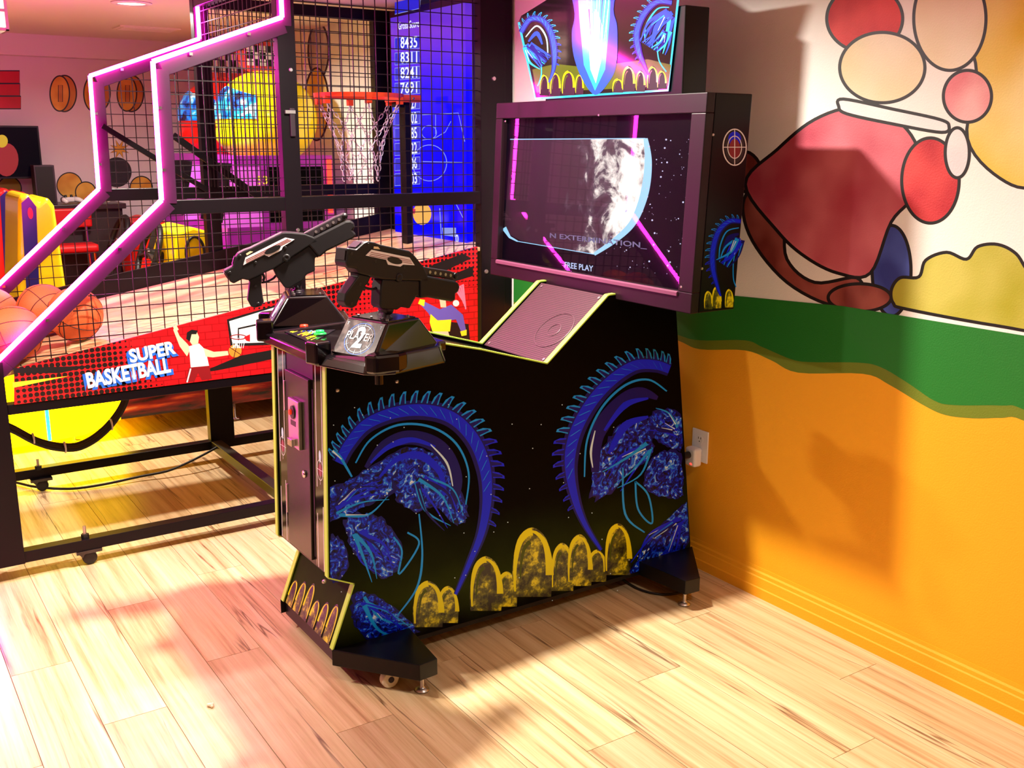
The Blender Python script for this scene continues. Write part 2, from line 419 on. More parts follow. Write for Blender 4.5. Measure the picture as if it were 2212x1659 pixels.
# painted shapes further along the same wall, seen through the cage
mural('painted_shape', ell(688, 110, 22, 60, 20), 'grey', w=4)
mural('painted_shape', ell(684, 225, 26, 78, 20), 'gold', w=4)
# ---- far wall painting: gold coins, a red block, round shapes
FY = lambda p: on_y(p, YF)
MUR['coin'] = blend_mat('mural_coin', (206, 130, 20), (238, 178, 70), 9); MUR['block'] = blend_mat('mural_block', (186, 14, 34), (206, 30, 50), 5); MUR['dark'] = blend_mat('mural_black', (26, 12, 24), (48, 26, 44), 5)
MUR['edge'] = blend_mat('mural_coin_edge', (186, 100, 30), (206, 140, 60), 9)
for cx in (135, 208, 280):
    mural('painted_coin', ell(cx + 4, 202, 26, 39, 24), 'edge', w=3, plane=FY, nrm=(0, -1, 0), parent=wf)
    mural('painted_coin_face', ell(cx - 6, 202, 21, 38, 24), 'coin', w=3, plane=FY, nrm=(0, -1, 0), parent=wf)
    mural('painted_coin_bar', [(cx-9,184),(cx,184),(cx,220),(cx-9,220)], 'edge', 0, w=1.5, plane=FY, nrm=(0, -1, 0), parent=wf)
for r in ((-40,153,42,180),(-40,181,-6,207),(-4,181,43,207),(-40,208,45,235)):
    mural('painted_block', [(r[0],r[1]),(r[2],r[1]),(r[2],r[3]),(r[0],r[3])], 'block', 0, w=2.5, plane=FY, nrm=(0, -1, 0), parent=wf)
for (cx, cy, rr, m) in ((150, 400, 27, 'coin'), (20, 408, 26, 'bush'), (252, 372, 31, 'dark'), (305, 405, 24, 'coin'), (185, 415, 22, 'coin')):
    mural('painted_disc', ell(cx, cy, rr, rr, 24), m, w=2.5, plane=FY, nrm=(0, -1, 0), parent=wf)
mural('painted_spark', [(258+ (22 if i % 2 else 8)*math.cos(i*math.pi/8), 322 + (22 if i % 2 else 8)*math.sin(i*math.pi/8)) for i in range(16)], 'coin', 0, w=1.5, plane=FY, nrm=(0, -1, 0), parent=wf)

# ---- downlights: the real lamps of the room
M_LAMP = mat('lamp_lens', (255, 244, 224), 0.5, emit=9.0, erg=(255, 236, 205))
M_TRIM = mat('lamp_trim', (245, 240, 234), 0.4)
for (xy, pw, lab) in DOWNLIGHTS:
    t = thing('downlight', lab, 'ceiling light', (xy[0], xy[1], CEIL))
    MB().lathe([(0.095, CEIL), (0.095, CEIL-0.006), (0.072, CEIL-0.010), (0.070, CEIL-0.002)], 28, (xy[0], xy[1], 0)).build('trim_ring', M_TRIM, t, smooth=True)
    MB().lathe([(0.0, CEIL-0.003), (0.070, CEIL-0.003), (0.070, CEIL-0.001)], 28, (xy[0], xy[1], 0)).build('lens', M_LAMP, t)
    ld = bpy.data.lights.new('downlight_bulb', 'AREA'); ld.shape = 'DISK'; ld.size = 0.11; ld.energy = pw; ld.color = (1.0, 0.91, 0.79); ld.spread = math.radians(165)
    lo = bpy.data.objects.new('downlight_bulb', ld); COL.objects.link(lo); lo.parent = t; lo.location = (0, 0, -0.016)
# ceiling vent
v = thing('ceiling_vent', 'white rectangular louvred vent in the ceiling of the back room', 'vent', (1.72, 6.5, CEIL))
MB().box((1.55, 6.40, CEIL-0.008), (1.90, 6.60, CEIL)).build('frame', M_CEIL, v)
for i in range(7): MB().box((1.57, 6.415 + i*0.026, CEIL-0.012), (1.88, 6.43 + i*0.026, CEIL-0.008)).build('slat', M_CEIL, v)

# ---- wall outlet with a plug-in adapter and the cabinet's cord
po = thing('wall_outlet', 'white double wall outlet on the orange wall beside the cabinet', 'outlet', (XW, 2.572, 0.406))
MB().box((XW-0.007, 2.532, 0.406), (XW-0.0008, 2.612, 0.525)).build('cover_plate', M_WHITE, po, bevel=0.002)
for zc in (0.490, 0.441):
    r_ = MB().prism([(XW-0.0075, 2.572 + a, zc + b) for a, b in ell(0, 0, 0.017, 0.015, 16)], (-0.0012, 0, 0)).build('receptacle', M_WHITE, po)
    for dy in (-0.006, 0.006): MB().box((XW-0.0092, 2.572+dy-0.0012, zc+0.001), (XW-0.0086, 2.572+dy+0.0012, zc+0.009)).build('slot', M_INK, r_)
    MB().prism([(XW-0.0088, 2.572 + a, zc-0.007 + b) for a, b in ell(0, 0, 0.0025, 0.0025, 8)], (-0.0004, 0, 0)).build('ground_slot', M_INK, r_)
ad = thing('plug_adapter', 'white plug-in adapter with a small red light below the outlet', 'adapter', (XW-0.03, 2.58, 0.39))
MB().box((XW-0.048, 2.552, 0.392), (XW-0.0095, 2.606, 0.462)).build('body', M_WHITE, ad, bevel=0.010, seg=3)
MB().prism([(XW-0.0482, 2.57 + a, 0.404 + b) for a, b in ell(0, 0, 0.006, 0.0035, 12)], (-0.0008, 0, 0)).build('indicator_light', mat('red_led', (255, 60, 40), 0.4, emit=4, erg=(255, 50, 40)), ad)
MB().lathe([(0.013, XW-0.049), (0.012, XW-0.075), (0.007, XW-0.095)], 12, (0, 2.582, 0.436), 'x').build('cord_plug', M_RUB, ad, label='black cord plug')
pth = smooth2([(XW-0.092, 2.582, 0.436), (XW-0.10, 2.62, 0.42), (XW-0.07, 2.68, 0.30), (XW-0.05, 2.72, 0.12), (2.49, 2.66, 0.012), (2.44, 2.50, 0.006), (2.36, 2.42, 0.006), (2.27, 2.43, 0.006), (2.22, 2.52, 0.006), (2.24, 2.7, 0.006)], 5, False)
tag(MB().tube(pth, 0.004, 8).build('power_cord', M_RUB, smooth=True), 'black power cord running from the outlet adapter down behind the cabinet', 'cord')

# ================================================================== SHOOTING CABINET
YN, YFAR, YC = 2.52, 2.92, 2.72
cab = thing('shooting_cabinet', 'black two-player shooting arcade cabinet with blue swirl art and lime edging', 'arcade machine', (1.77, YC, 0))
prof = [(1.060,0.333),(1.078,0.950),(1.440,0.968),(1.574,0.935),(1.816,0.864),(2.055,1.060),(2.345,1.060),(2.350,0.985),(2.466,0.127),(2.470,0.070),(1.090,0.070),(1.065,0.105),(1.140,0.295)]
# printed side sheet: black with a mossy haze that belongs to the print
M_SHEET = mat('printed_side_sheet', (8, 5, 6), 0.45, coat=0.0, spec=0.04)
nd, lk, bs = nodes_of(M_SHEET)
tc = nd.new('ShaderNodeTexCoord'); sp = nd.new('ShaderNodeSeparateXYZ'); lk.new(tc.outputs['Object'], sp.inputs[0])
nz = nd.new('ShaderNodeTexNoise'); nz.inputs['Scale'].default_value = 7; nz.inputs['Detail'].default_value = 4; lk.new(tc.outputs['Object'], nz.inputs['Vector'])
zz = math_n(nd, lk, 'ADD', sp.outputs['Z'], math_n(nd, lk, 'MULTIPLY', math_n(nd, lk, 'SUBTRACT', nz.outputs['Fac'], 0.5), 0.16))
rp = ramp(nd, [(0.08, lin((4, 2, 3))), (0.20, lin((40, 50, 8))), (0.30, lin((24, 31, 7))), (0.44, lin((4, 2, 3)))]); lk.new(zz, rp.inputs[0])
lk.new(rp.outputs[0], bs.inputs['Base Color'])
for yy, d in ((YN, 0.018), (YFAR, -0.018)):
    MB().prism([(a, yy, z) for a, z in prof], (0, d, 0)).build('side_panel', M_SHEET, cab, bevel=0.0008)
    # lime T-molding along the panel edges
    for nm, seg in (('t_molding', [(1.060,0.333),(1.078,0.950)]), ('t_molding', [(1.140,0.295),(1.065,0.105)]), ('t_molding', [(1.440,0.968),(1.574,0.935),(1.816,0.864),(2.055,1.060),(2.10,1.062)]), ('t_molding', [(1.060,0.333),(1.140,0.295)])):
        tm = MB()
        for i in range(len(seg)-1):
            a, b = seg[i], seg[i+1]; t = Vector((b[0]-a[0], b[1]-a[1])).normalized(); n2 = Vector((-t.y, t.x))
            if nm and (a[0] < 1.2): n2 = n2 if n2.x < 0 else -n2
            elif n2.y < 0: n2 = -n2
            y0, y1 = yy - math.copysign(0.001, d), yy + d + math.copysign(0.001, d)
            tm.prism([(a[0], y0, a[1]), (b[0], y0, b[1]), (b[0]+n2.x*0.004, y0, b[1]+n2.y*0.004), (a[0]+n2.x*0.004, y0, a[1]+n2.y*0.004)], (0, y1-y0, 0))
        tm.build('t_molding', M_TMOLD, cab)
yi0, yi1 = YN + 0.018, YFAR - 0.018
# front board with coin door
FXP = 1.071
fb = MB().prism([(1.066, yi0, 0.330), (1.081, yi0, 0.945), (1.20, yi0, 0.945), (1.20, yi0, 0.27)], (0, yi1-yi0, 0)).build('front_board', mat('plum_black_panel', (24, 12, 16), 0.3, spec=0.3), cab)
FX = lambda p: on_x(p, FXP)
def fpt(y, z, e=0.0): return Vector((1.066 + (z-0.33)*0.0244 - e, y, z))
ydl, ydr = FX((623, 950)).y, FX((672, 950)).y
door = MB().prism([fpt(ydl, 0.345, 0), fpt(ydr, 0.345, 0), fpt(ydr, 0.885, 0), fpt(ydl, 0.885, 0)], (-0.010, 0, 0)).build('coin_door', mat('olive_black_door', (40, 36, 28), 0.26), cab, bevel=0.002)
for z0, z1 in ((0.76, 0.85), (0.44, 0.53)):
    MB().prism([fpt(ydl+0.004, z0), fpt(ydl+0.004, z1), fpt(ydl-0.004, z1), fpt(ydl-0.004, z0)], (-0.014, 0, 0)).build('hinge', M_STEEL, door, bevel=0.001)
c0, c1 = FX((634, 900)).y, FX((656, 900)).y
cm = MB().prism([fpt(c0, 0.672, 0.010), fpt(c1, 0.668, 0.010), fpt(c1, 0.812, 0.010), fpt(c0, 0.812, 0.010)], (-0.012, 0, 0)).build('coin_mechanism', M_STEEL, door, bevel=0.002)
cmid = (c0 + c1)/2
MB().prism([fpt(cmid + a, 0.775 + b, 0.022) for a, b in ell(0, 0, 0.016, 0.020, 16)], (-0.004, 0, 0)).build('slot_surround', M_INK, cm)
MB().prism([fpt(cmid + 0.006 + a, 0.775 + b, 0.026) for a, b in ell(0, 0, 0.007, 0.008, 12)], (-0.006, 0, 0)).build('reject_button', mat('red_button', (230, 50, 24), 0.35, emit=0.6), cm)
MB().prism([fpt(cmid-0.018, 0.735, 0.022), fpt(cmid+0.018, 0.735, 0.022), fpt(cmid+0.018, 0.750, 0.022), fpt(cmid-0.018, 0.750, 0.022)], (-0.001, 0, 0)).build('price_plate', M_GUNR, cm)
MB().prism([fpt(cmid-0.016, 0.676, 0.022), fpt(cmid+0.016, 0.676, 0.022), fpt(cmid+0.016, 0.698, 0.022), fpt(cmid-0.016, 0.698, 0.022)], (-0.014, 0, 0)).build('return_cup', M_CHROME, cm, bevel=0.002)
ly = FX((665, 1022)).y
MB().lathe([(0.0, 0.0), (0.011, 0.0), (0.011, -0.006), (0.006, -0.008), (0.0, -0.008)], 16, tuple(fpt(ly, 0.60, 0.010)), 'x').build('door_lock', M_CHROME, door, smooth=True)
MB().prism([fpt(ydr-0.006, 0.36, 0.0), fpt(ydr-0.014, 0.36, 0.0), fpt(ydr-0.014, 0.86, 0.0), fpt(ydr-0.006, 0.86, 0.0)], (-0.003, 0, 0)).build('door_channel', M_INK, cab)
for ya, yb in ((yi1, FX((620, 950)).y), (FX((676, 950)).y, yi0)):           # glossy printed strips with white pin lines
    ps = MB().prism([fpt(ya, 0.335), fpt(yb, 0.335), fpt(yb, 0.94), fpt(ya, 0.94)], (-0.0015, 0, 0)).build('printed_strip', mat('gloss_black_print', (12, 8, 10), 0.08, coat=0.6), cab)
    for fr, sp2 in ((0.22, (0.335, 0.50, 0.58, 0.94)), (0.72, (0.335, 0.53, 0.62, 0.94))):
        yl = ya + (yb-ya)*fr
        for z0, z1 in ((sp2[0], sp2[1]), (sp2[2], sp2[3])):
            MB().prism([fpt(yl-0.0018, z0, 0.0015), fpt(yl+0.0018, z0, 0.0015), fpt(yl+0.0018, z1, 0.0015), fpt(yl-0.0018, z1, 0.0015)], (-0.0004, 0, 0)).build('pin_line', M_LINE, ps)
    ym = (ya+yb)/2; a = Art(lambda p: fpt(p[0], p[1], 0.0016), (-1, 0, 0), [M_DKRED, M_LINE, M_A3])
    a.fill(ell(ym, 0.635, 0.013, 0.020, 18), 0).fill(ell(ym, 0.675, 0.008, 0.018, 14), 2)
    a.line(ell(ym, 0.635, 0.020, 0.030, 24), 0.002, 1, True).line([(ym-0.026, 0.635), (ym+0.026, 0.635)], 0.0016, 1).line([(ym, 0.592), (ym, 0.675)], 0.0016, 1)
    a.build('crosshair_emblem', ps)
# sloping pedestal face with printed arches
ped = MB().prism([(1.142, yi0, 0.290), (1.068, yi0, 0.105), (1.12, yi0, 0.105), (1.19, yi0, 0.290)], (0, yi1-yi0, 0)).build('pedestal_face', M_SHEET, cab)
def pedpt(p): y, t = p; return Vector((1.142 - 0.074*t - 0.0008, y, 0.290 - 0.185*t + 0.0003))
M_MOUND = mat('mound_print', (30, 28, 8), 0.3); nd, lk, bs = nodes_of(M_MOUND)
tc = nd.new('ShaderNodeTexCoord'); nz = nd.new('ShaderNodeTexNoise'); nz.inputs['Scale'].default_value = 26; nz.inputs['Detail'].default_value = 5; nz.inputs['Roughness'].default_value = 0.65
lk.new(tc.outputs['Object'], nz.inputs['Vector']); rp = ramp(nd, [(0.40, lin((8, 6, 4))), (0.52, lin((90, 92, 10))), (0.64, lin((220, 212, 20)))]); lk.new(nz.outputs['Fac'], rp.inputs[0]); lk.new(rp.outputs[0], bs.inputs['Base Color'])
def arches(art, spots, mi_y, mi_k, yflip=1.0, mi_m=None):
    for cx, base, w_, h_ in spots:
        out = [(cx-w_, base), (cx-w_*1.02, base-h_*0.45*yflip), (cx-w_*0.72, base-h_*0.85*yflip), (cx, base-h_*yflip), (cx+w_*0.72, base-h_*0.83*yflip), (cx+w_, base-h_*0.45*yflip), (cx+w_*0.96, base)]
        sm = [(p.x, p.y) for p in smooth2(out, 4, False)]
        art.fill(sm, mi_k); n = len(sm)
        for frag in (sm[int(n*0.04):int(n*0.52)], sm[int(n*0.46):int(n*0.9)]):
            if len(frag) > 3: art.line([(cx+(q[0]-cx)*0.88, base+(q[1]-base)*0.94) for q in frag], (abs(w_)*0.10, abs(w_)*0.42), mi_y)
        if mi_m is not None: art.line([(cx+(q[0]-cx)*0.6, base+(q[1]-base)*0.80) for q in sm[int(n*0.15):int(n*0.5)]], (abs(w_)*0.08, abs(w_)*0.22), mi_m)
a = Art(pedpt, (-0.93, 0, 0.37), [M_A5, M_MOUND, M_A4])
a.k = 2
arches(a, [(yi1 - 0.03 - 0.058*i, 1.0, 0.024, 0.42 + 0.16*((i*37) % 3)/2) for i in range(6)], 0, 1, 1.0, 2)
a.build('pedestal_art', cab)
# ---- base: four splayed outrigger feet joined by a dark plinth
def mir(p): return (p[0], 2*YC - p[1])
MB().box((1.075, YN+0.002, 0.055), (2.46, YFAR-0.002, 0.10)).build('plinth', M_BLACK, cab)
A_, D_, C_, B_ = on_z((719.4,1407), 0.108), on_z((906,1437), 0.108), on_z((945,1422.6), 0.108), on_z((876,1363), 0.108)
legp = [(A_.x, 2.5195), (D_.x, D_.y), (C_.x, C_.y), (B_.x+0.02, 2.5195)]
fx = lambda p: (3.535 - p[0], p[1])
for fm in (lambda p: p, mir, fx, lambda p: mir(fx(p))):
    L = [fm(p) for p in legp]
    leg = MB().prism([(p[0], p[1], 0.058) for p in L], (0, 0, 0.050)).build('outrigger', M_BLACK, cab, bevel=0.002)
    fc = fm((1.258, 2.342))
    MB().lathe([(0.0, 0.002), (0.020, 0.002), (0.021, 0.006), (0.012, 0.012), (0.006, 0.016), (0.006, 0.062), (0.0, 0.062)], 18, (fc[0], fc[1], 0)).build('levelling_foot', M_STEEL, leg, smooth=True)
    wc = fm((1.190, 2.415))
    wh = MB().lathe([(0.010, -0.012), (0.024, -0.013), (0.027, -0.009), (0.027, 0.009), (0.024, 0.013), (0.010, 0.012)], 20, (wc[0], wc[1], 0.0275), 'y').build('caster_wheel', M_CREAM, leg, smooth=True)
    MB().lathe([(0.0, -0.015), (0.009, -0.015), (0.009, 0.015), (0.0, 0.015)], 12, (wc[0], wc[1], 0.0275), 'y').build('axle', M_DARK, wh)
    bc = fm((1.19, D_.y + (2.5195-D_.y)*0.42)); 
# pan-head screws on the near side panel
for p in ((729, 843), (857, 824), (700, 1256)):
    q = on_y(p, YN); MB().lathe([(0.0, 0.0), (0.007, 0.0), (0.005, -0.004), (0.0, -0.005)], 14, (q.x, YN, q.z), 'y').build('screw', M_STEEL, cab, smooth=True)
# ---- rear column, ledge and speaker grille
MB().prism([(1.44, yi0, 0.940), (1.574, yi0, 0.925), (1.816, yi0, 0.855), (1.82, yi0, 0.80), (1.44, yi0, 0.80)], (0, yi1-yi0, 0)).build('ledge', M_PLASTIC, cab)
M_GRILLE = mat('perforated_steel', (96, 62, 74), 0.4, 0.3); nd, lk, bs = nodes_of(M_GRILLE)
tc = nd.new('ShaderNodeTexCoord'); sp = nd.new('ShaderNodeSeparateXYZ'); lk.new(tc.outputs['Object'], sp.inputs[0])
sx = math_n(nd, lk, 'SINE', math_n(nd, lk, 'MULTIPLY', math_n(nd, lk, 'ADD', sp.outputs['Y'], sp.outputs['Z']), 680.0)); sz = math_n(nd, lk, 'SINE', math_n(nd, lk, 'MULTIPLY', math_n(nd, lk, 'SUBTRACT', sp.outputs['Y'], sp.outputs['Z']), 680.0))
ff = math_n(nd, lk, 'GREATER_THAN', math_n(nd, lk, 'MULTIPLY', sx, sz), 0.12)
mx = nd.new('ShaderNodeMixRGB'); lk.new(ff, mx.inputs[0]); mx.inputs[1].default_value = (*lin((92, 58, 68)), 1); mx.inputs[2].default_value = (*lin((16, 8, 12)), 1); lk.new(mx.outputs[0], bs.inputs['Base Color'])
gr = MB().prism([(1.822, yi0+0.002, 0.862), (2.060, yi0+0.002, 1.058), (2.075, yi0+0.002, 1.04), (1.837, yi0+0.002, 0.845)], (0, yi1-yi0-0.004, 0)).build('speaker_grille', M_GRILLE, cab)
gd = Vector((2.060-1.822, 0, 1.058-0.862)); gn = Vector((-gd.z, 0, gd.x)).normalized(); go = Vector((1.822, 0, 0.862))
def gpt(y, t): q = go + gd*t; return Vector((q.x, y, q.z))
M_CONE = mat('speaker_ring_plum', (92, 58, 70), 0.45, 0.2)  # plum tone of the faint speaker outline on the grille
for yy, t, r1 in ((2.63, 0.42, 0.075), (2.63, 0.42, 0.026)):
    c = gpt(yy, t); u = gd.normalized()
    rg = [c + Vector((0, math.cos(a)*r1, 0)) + u*math.sin(a)*r1 + gn*0.0012 for a in [2*math.pi*k/32 for k in range(32)]]
    MB().tube(rg, 0.0012, 5, closed=True).build('speaker_ring', M_CONE, gr)
for yy, t in ((2.56, 0.04), (2.88, 0.04), (2.56, 0.95), (2.88, 0.95)):
    c = gpt(yy, t) + gn*0.0005
    MB().prism([c + Vector((0, math.cos(a)*0.005, 0)) + gd.normalized()*math.sin(a)*0.005 for a in [2*math.pi*k/12 for k in range(12)]], gn*0.002).build('screw', M_STEEL, gr)
MB().prism([(2.08, yi0, 1.04), (2.34, yi0, 1.058), (2.345, yi0, 0.985), (2.46, yi0, 0.127), (2.44, yi0, 0.10), (2.30, yi0, 0.985), (2.08, yi0, 0.96)], (0, yi1-yi0, 0)).build('rear_board', M_BLACK, cab)

# ---- printed blue swirl art on the near side
def inside(x_, y_):                                  # keeps the print on the side sheet
    x_ = min(max(713.0, x_), 1456 + (y_-672)*0.066); return (x_, min(y_, 1370-0.278*(x_-890)))
def swirl(art, outer, rings, teeth, tw, plumes, seed, patches=()):
    rnd = random.Random(seed)
    for pt_ in patches:
        cx_ = sum(p[0] for p in pt_)/len(pt_); cy_ = sum(p[1] for p in pt_)/len(pt_)
        sm_ = [(p.x, p.y) for p in smooth2(pt_, 7)]
        for grow, mi_ in ((1.24, 0), (1.16, 7)):
            art.fill([inside(cx_+(a_-cx_)*g_, cy_+(b_-cy_)*g_) for (a_, b_), g_ in ((q_, grow*(1+rnd.uniform(-0.09, 0.07))) for q_ in sm_)], mi_)
    S = [(p.x, p.y) for p in smooth2(outer, 6, False)]; n = len(S)
    wd = [tw*(0.9 + 0.3*math.sin(math.pi*i/n)) * (1 - 0.75*max(0, (i/n-0.62)/0.38)) for i in range(n)]
    art.line(S, [w*1.5 for w in wd], 0)
    art.line(S, [w*0.9 for w in wd], 1)
    for i in range(2, n-2, 1):                       # comb of small fins on the outer side of the arc
        a_, b_ = Vector(S[i-1]), Vector(S[i+1]); t = (b_-a_).normalized(); nn = Vector((t.y, -t.x)) * teeth
        if i/n > 0.80 or i % 2: continue
        p = Vector(S[i]); l = wd[i]*0.95; h = t*wd[i]*0.17; q = p + nn*wd[i]*0.55
        sl = t*wd[i]*0.30
        art.fill([q-h*1.6, q+h*1.6, q+nn*l*0.6+h*1.5+sl*0.3, q+nn*l+h*0.9+sl, q+nn*l-h*0.5+sl, q+nn*l*0.55-h*1.3+sl*0.3], 2 if i/n < 0.55 else 1, False); art.k += 0.05
        art.fill([q-h*1.0, q+h*1.0, q+nn*l*0.82+h*0.5+sl*0.7, q+nn*l*0.82-h*0.4+sl*0.7], 0, False)
    art.k += 1
    for i in range(3, n-3, 2):
        p = Vector(S[i]); q = Vector(S[i+2]); t = (q-p).normalized(); nn = Vector((-t.y, t.x))*wd[i]*0.35
        art.fill([p-nn, p-nn*0.6+t*3, q+nn, q+nn*0.6-t*3], 2 if i/n < 0.7 else 1, False)
    art.k += 1
    for path, w, mi in rings:
        art.line([(p.x, p.y) for p in smooth2(path, 7, False)], w, mi)
    for (x0, y0, x1, y1, spread, cnt) in plumes:     # bundles of painted strokes
        for j in range(cnt):
            f = j/(max(1, cnt-1)) - 0.5
            d = Vector((x1-x0, y1-y0)); nn = Vector((-d.y, d.x)).normalized()*spread*f
            bnd = rnd.uniform(-0.22, 0.22); s_ = Vector((x0, y0)) + nn*0.5 + Vector((rnd.uniform(-6, 6), rnd.uniform(-6, 6))); e_ = Vector((x1, y1)) + nn*1.3
            m_ = (s_+e_)/2 + Vector((-d.y, d.x))*bnd
            art.line([(p.x, p.y) for p in smooth2([s_, m_, e_], 6, False)], (rnd.uniform(5, 11), 1.2), rnd.choice([0, 1, 1, 1, 2]))
            if rnd.random() < 0.45: art.line([(p.x, p.y) for p in smooth2([s_*0.8+m_*0.2, (s_+m_)/2, m_], 4, False)], (rnd.uniform(1.5, 3.5), 0.8), rnd.choice([2, 3]))
NYM = lambda p: on_y(p, YN - 0.0002)
M_FROST = mat('blue_frost_print', (6, 10, 60), 0.3, spec=0.2); nd, lk, bs = nodes_of(M_FROST)
tc = nd.new('ShaderNodeTexCoord'); nz = nd.new('ShaderNodeTexNoise'); nz.inputs['Scale'].default_value = 34; nz.inputs['Detail'].default_value = 8; nz.inputs['Roughness'].default_value = 0.66; nz.inputs['Distortion'].default_value = 1.6
lk.new(tc.outputs['Object'], nz.inputs['Vector']); rp = ramp(nd, [(0.38, lin((2, 2, 10))), (0.47, lin((4, 10, 130))), (0.54, lin((6, 44, 246))), (0.60, lin((40, 150, 255))), (0.67, lin((225, 242, 255)))]); lk.new(nz.outputs['Fac'], rp.inputs[0]); lk.new(rp.outputs[0], bs.inputs['Base Color'])
ART_M = [M_A0, M_A1, M_A2, M_A3, M_A4, M_A5, M_MOUND, M_FROST]
art1 = Art(NYM, (0, -1, 0), ART_M)
arches(art1, [(cx_, 1374-0.278*(cx_-890)-w_*0.30, w_, h_) for cx_, w_, h_ in ((968,22,80),(1095,22,76),(1215,24,104),(1290,20,70),(925,32,100),(1050,34,118),(1150,42,150),(1252,26,112),(1335,28,112))], 5, 6, 1.0, 4)
swirl(art1, [(732,1000),(752,962),(790,918),(850,892),(915,886),(975,902),(1020,945),(1046,1005),(1052,1075),(1040,1150),(1012,1220),(984,1284)],
      [([(768,1000),(800,950),(860,918),(930,922),(985,958),(1012,1020),(1006,1090)], (3, 5, 5, 3), 2), ([(790,1010),(830,962),(890,945),(950,968),(985,1030),(978,1090)], (8, 30, 34, 16), 0), ([(800,1000),(840,965),(890,950),(940,965)], (4, 14, 5), 1),
       ([(820,1030),(860,990),(910,985),(950,1020),(960,1070)], (5, 18, 8), 1), ([(930,960),(965,1000),(978,1050)], (2, 5, 2), 3), ([(718,974),(735,988),(760,1030)], (9, 4), 2), ([(718,974),(738,992)], (4, 2), 3),
       ([(850,1160),(868,1190),(862,1240),(905,1175),(880,1150)], 4, 2), ([(858,1330),(900,1270),(912,1200),(905,1110)], (3, 5, 3), 2)],
      1, 24, [(728,1100,830,1055,40,8),(905,1035,980,1130,40,7),(775,1150,835,1235,60,7),(785,1300,880,1365,30,6)], 3,
      [[(716,1062),(760,1040),(812,1012),(846,1018),(838,1060),(800,1082),(750,1106),(716,1112)], [(868,1018),(905,1000),(950,1020),(985,1060),(996,1105),(972,1120),(940,1090),(900,1098),(868,1070)], [(758,1130),(800,1120),(842,1150),(860,1200),(830,1236),(790,1210),(764,1176)], [(778,1290),(820,1300),(868,1336),(892,1368),(850,1372),(800,1372),(772,1340)], [(716,1170),(740,1180),(748,1220),(730,1248),(716,1240)], [(814,1012),(880,972),(940,990),(960,1020),(900,1000),(850,1016)]])
swirl(art1, [(1446,798),(1415,788),(1370,790),(1320,822),(1275,872),(1242,935),(1230,1000),(1240,1070),(1262,1130),(1298,1188)],
      [([(1440,845),(1400,820),(1350,832),(1300,880),(1268,950),(1262,1030)], (3, 5, 5, 3), 2), ([(1420,860),(1380,848),(1330,880),(1290,940),(1285,1020)], (8, 30, 34, 16), 0), ([(1400,860),(1350,875),(1305,930)], (4, 14, 5), 1),
       ([(1400,900),(1350,920),(1315,980)], (5, 18, 8), 1), ([(1285,930),(1276,975),(1280,1010)], (2, 5, 2), 3), ([(1372,1040),(1378,1100),(1408,1130),(1400,1070),(1372,1040)], 4, 2), ([(1345,1010),(1350,1110),(1392,1150)], (3, 5, 3), 2)],
      -1, 22, [(1458,930,1405,905,40,6),(1400,965,1320,1040,44,7),(1470,1120,1380,1230,36,7)], 5,
      [[(1466,905),(1430,890),(1404,912),(1420,945),(1466,962)], [(1390,930),(1350,925),(1315,960),(1290,1010),(1290,1060),(1325,1050),(1360,1010),(1395,985)], [(1462,990),(1430,985),(1404,1010),(1400,1050),(1430,1066),(1466,1060)], [(1480,1100),(1440,1130),(1400,1180),(1370,1240),(1420,1232),(1486,1160)]])
for i in range(60):
    x_, y_ = random.uniform(720, 1450), random.uniform(850, 1300)
    art1.fill(ell(x_, y_, 1.3, 1.3, 5), 3, False)
art1.build('side_art', cab, 'printed blue swirls with spiked arcs over acid-yellow mounds')

# ---- gun deck with control plate, pods
DZ = 0.978
MB().prism([(1.048, YN-0.008, DZ-0.030), (1.048, YFAR+0.008, DZ-0.030), (1.45, YFAR+0.008, DZ-0.030), (1.45, YN-0.008, DZ-0.030)], (0, 0, 0.030)).build('gun_deck', M_PLASTIC, cab, bevel=0.006, seg=3)
cpq = [on_z(p, DZ+0.001) for p in ((609.4,715),(677.8,691),(728.8,710.7),(671.8,742))]
cp = MB().prism(cpq, (0, 0, 0.002)).build('control_plate', mat('control_print', (34, 26, 34), 0.2, coat=0.4), cab)
c4 = [Vector((q.x, q.y, DZ+0.003)) for q in cpq]
def cpm(p): u, v = p; return (c4[0]*(1-u)+c4[3]*u)*(1-v) + (c4[1]*(1-u)+c4[2]*u)*v
ca = Art(cpm, (0, 0, 1), [M_A1, M_A2, M_A5, M_A3])
rnd = random.Random(4)
for i in range(26):
    u, v = rnd.uniform(0.08, 0.9), rnd.uniform(0.05, 0.35); ca.line([(u, v), (u+0.02, v+rnd.uniform(0.1, 0.3))], (0.03, 0.008), 2); ca.k = 1
for i in range(16):
    u, v = rnd.uniform(0.25, 0.75), rnd.uniform(0.3, 0.7); ca.line([(u, v), (u+rnd.uniform(-.1, .1), v+0.15)], (0.03, 0.01), rnd.choice([0, 1, 3])); ca.k = 1
ca.k = 3; ca.line(ell(0.62, 0.62, 0.16, 0.16), 0.02, 3, True)
ca.build('control_art', cp)
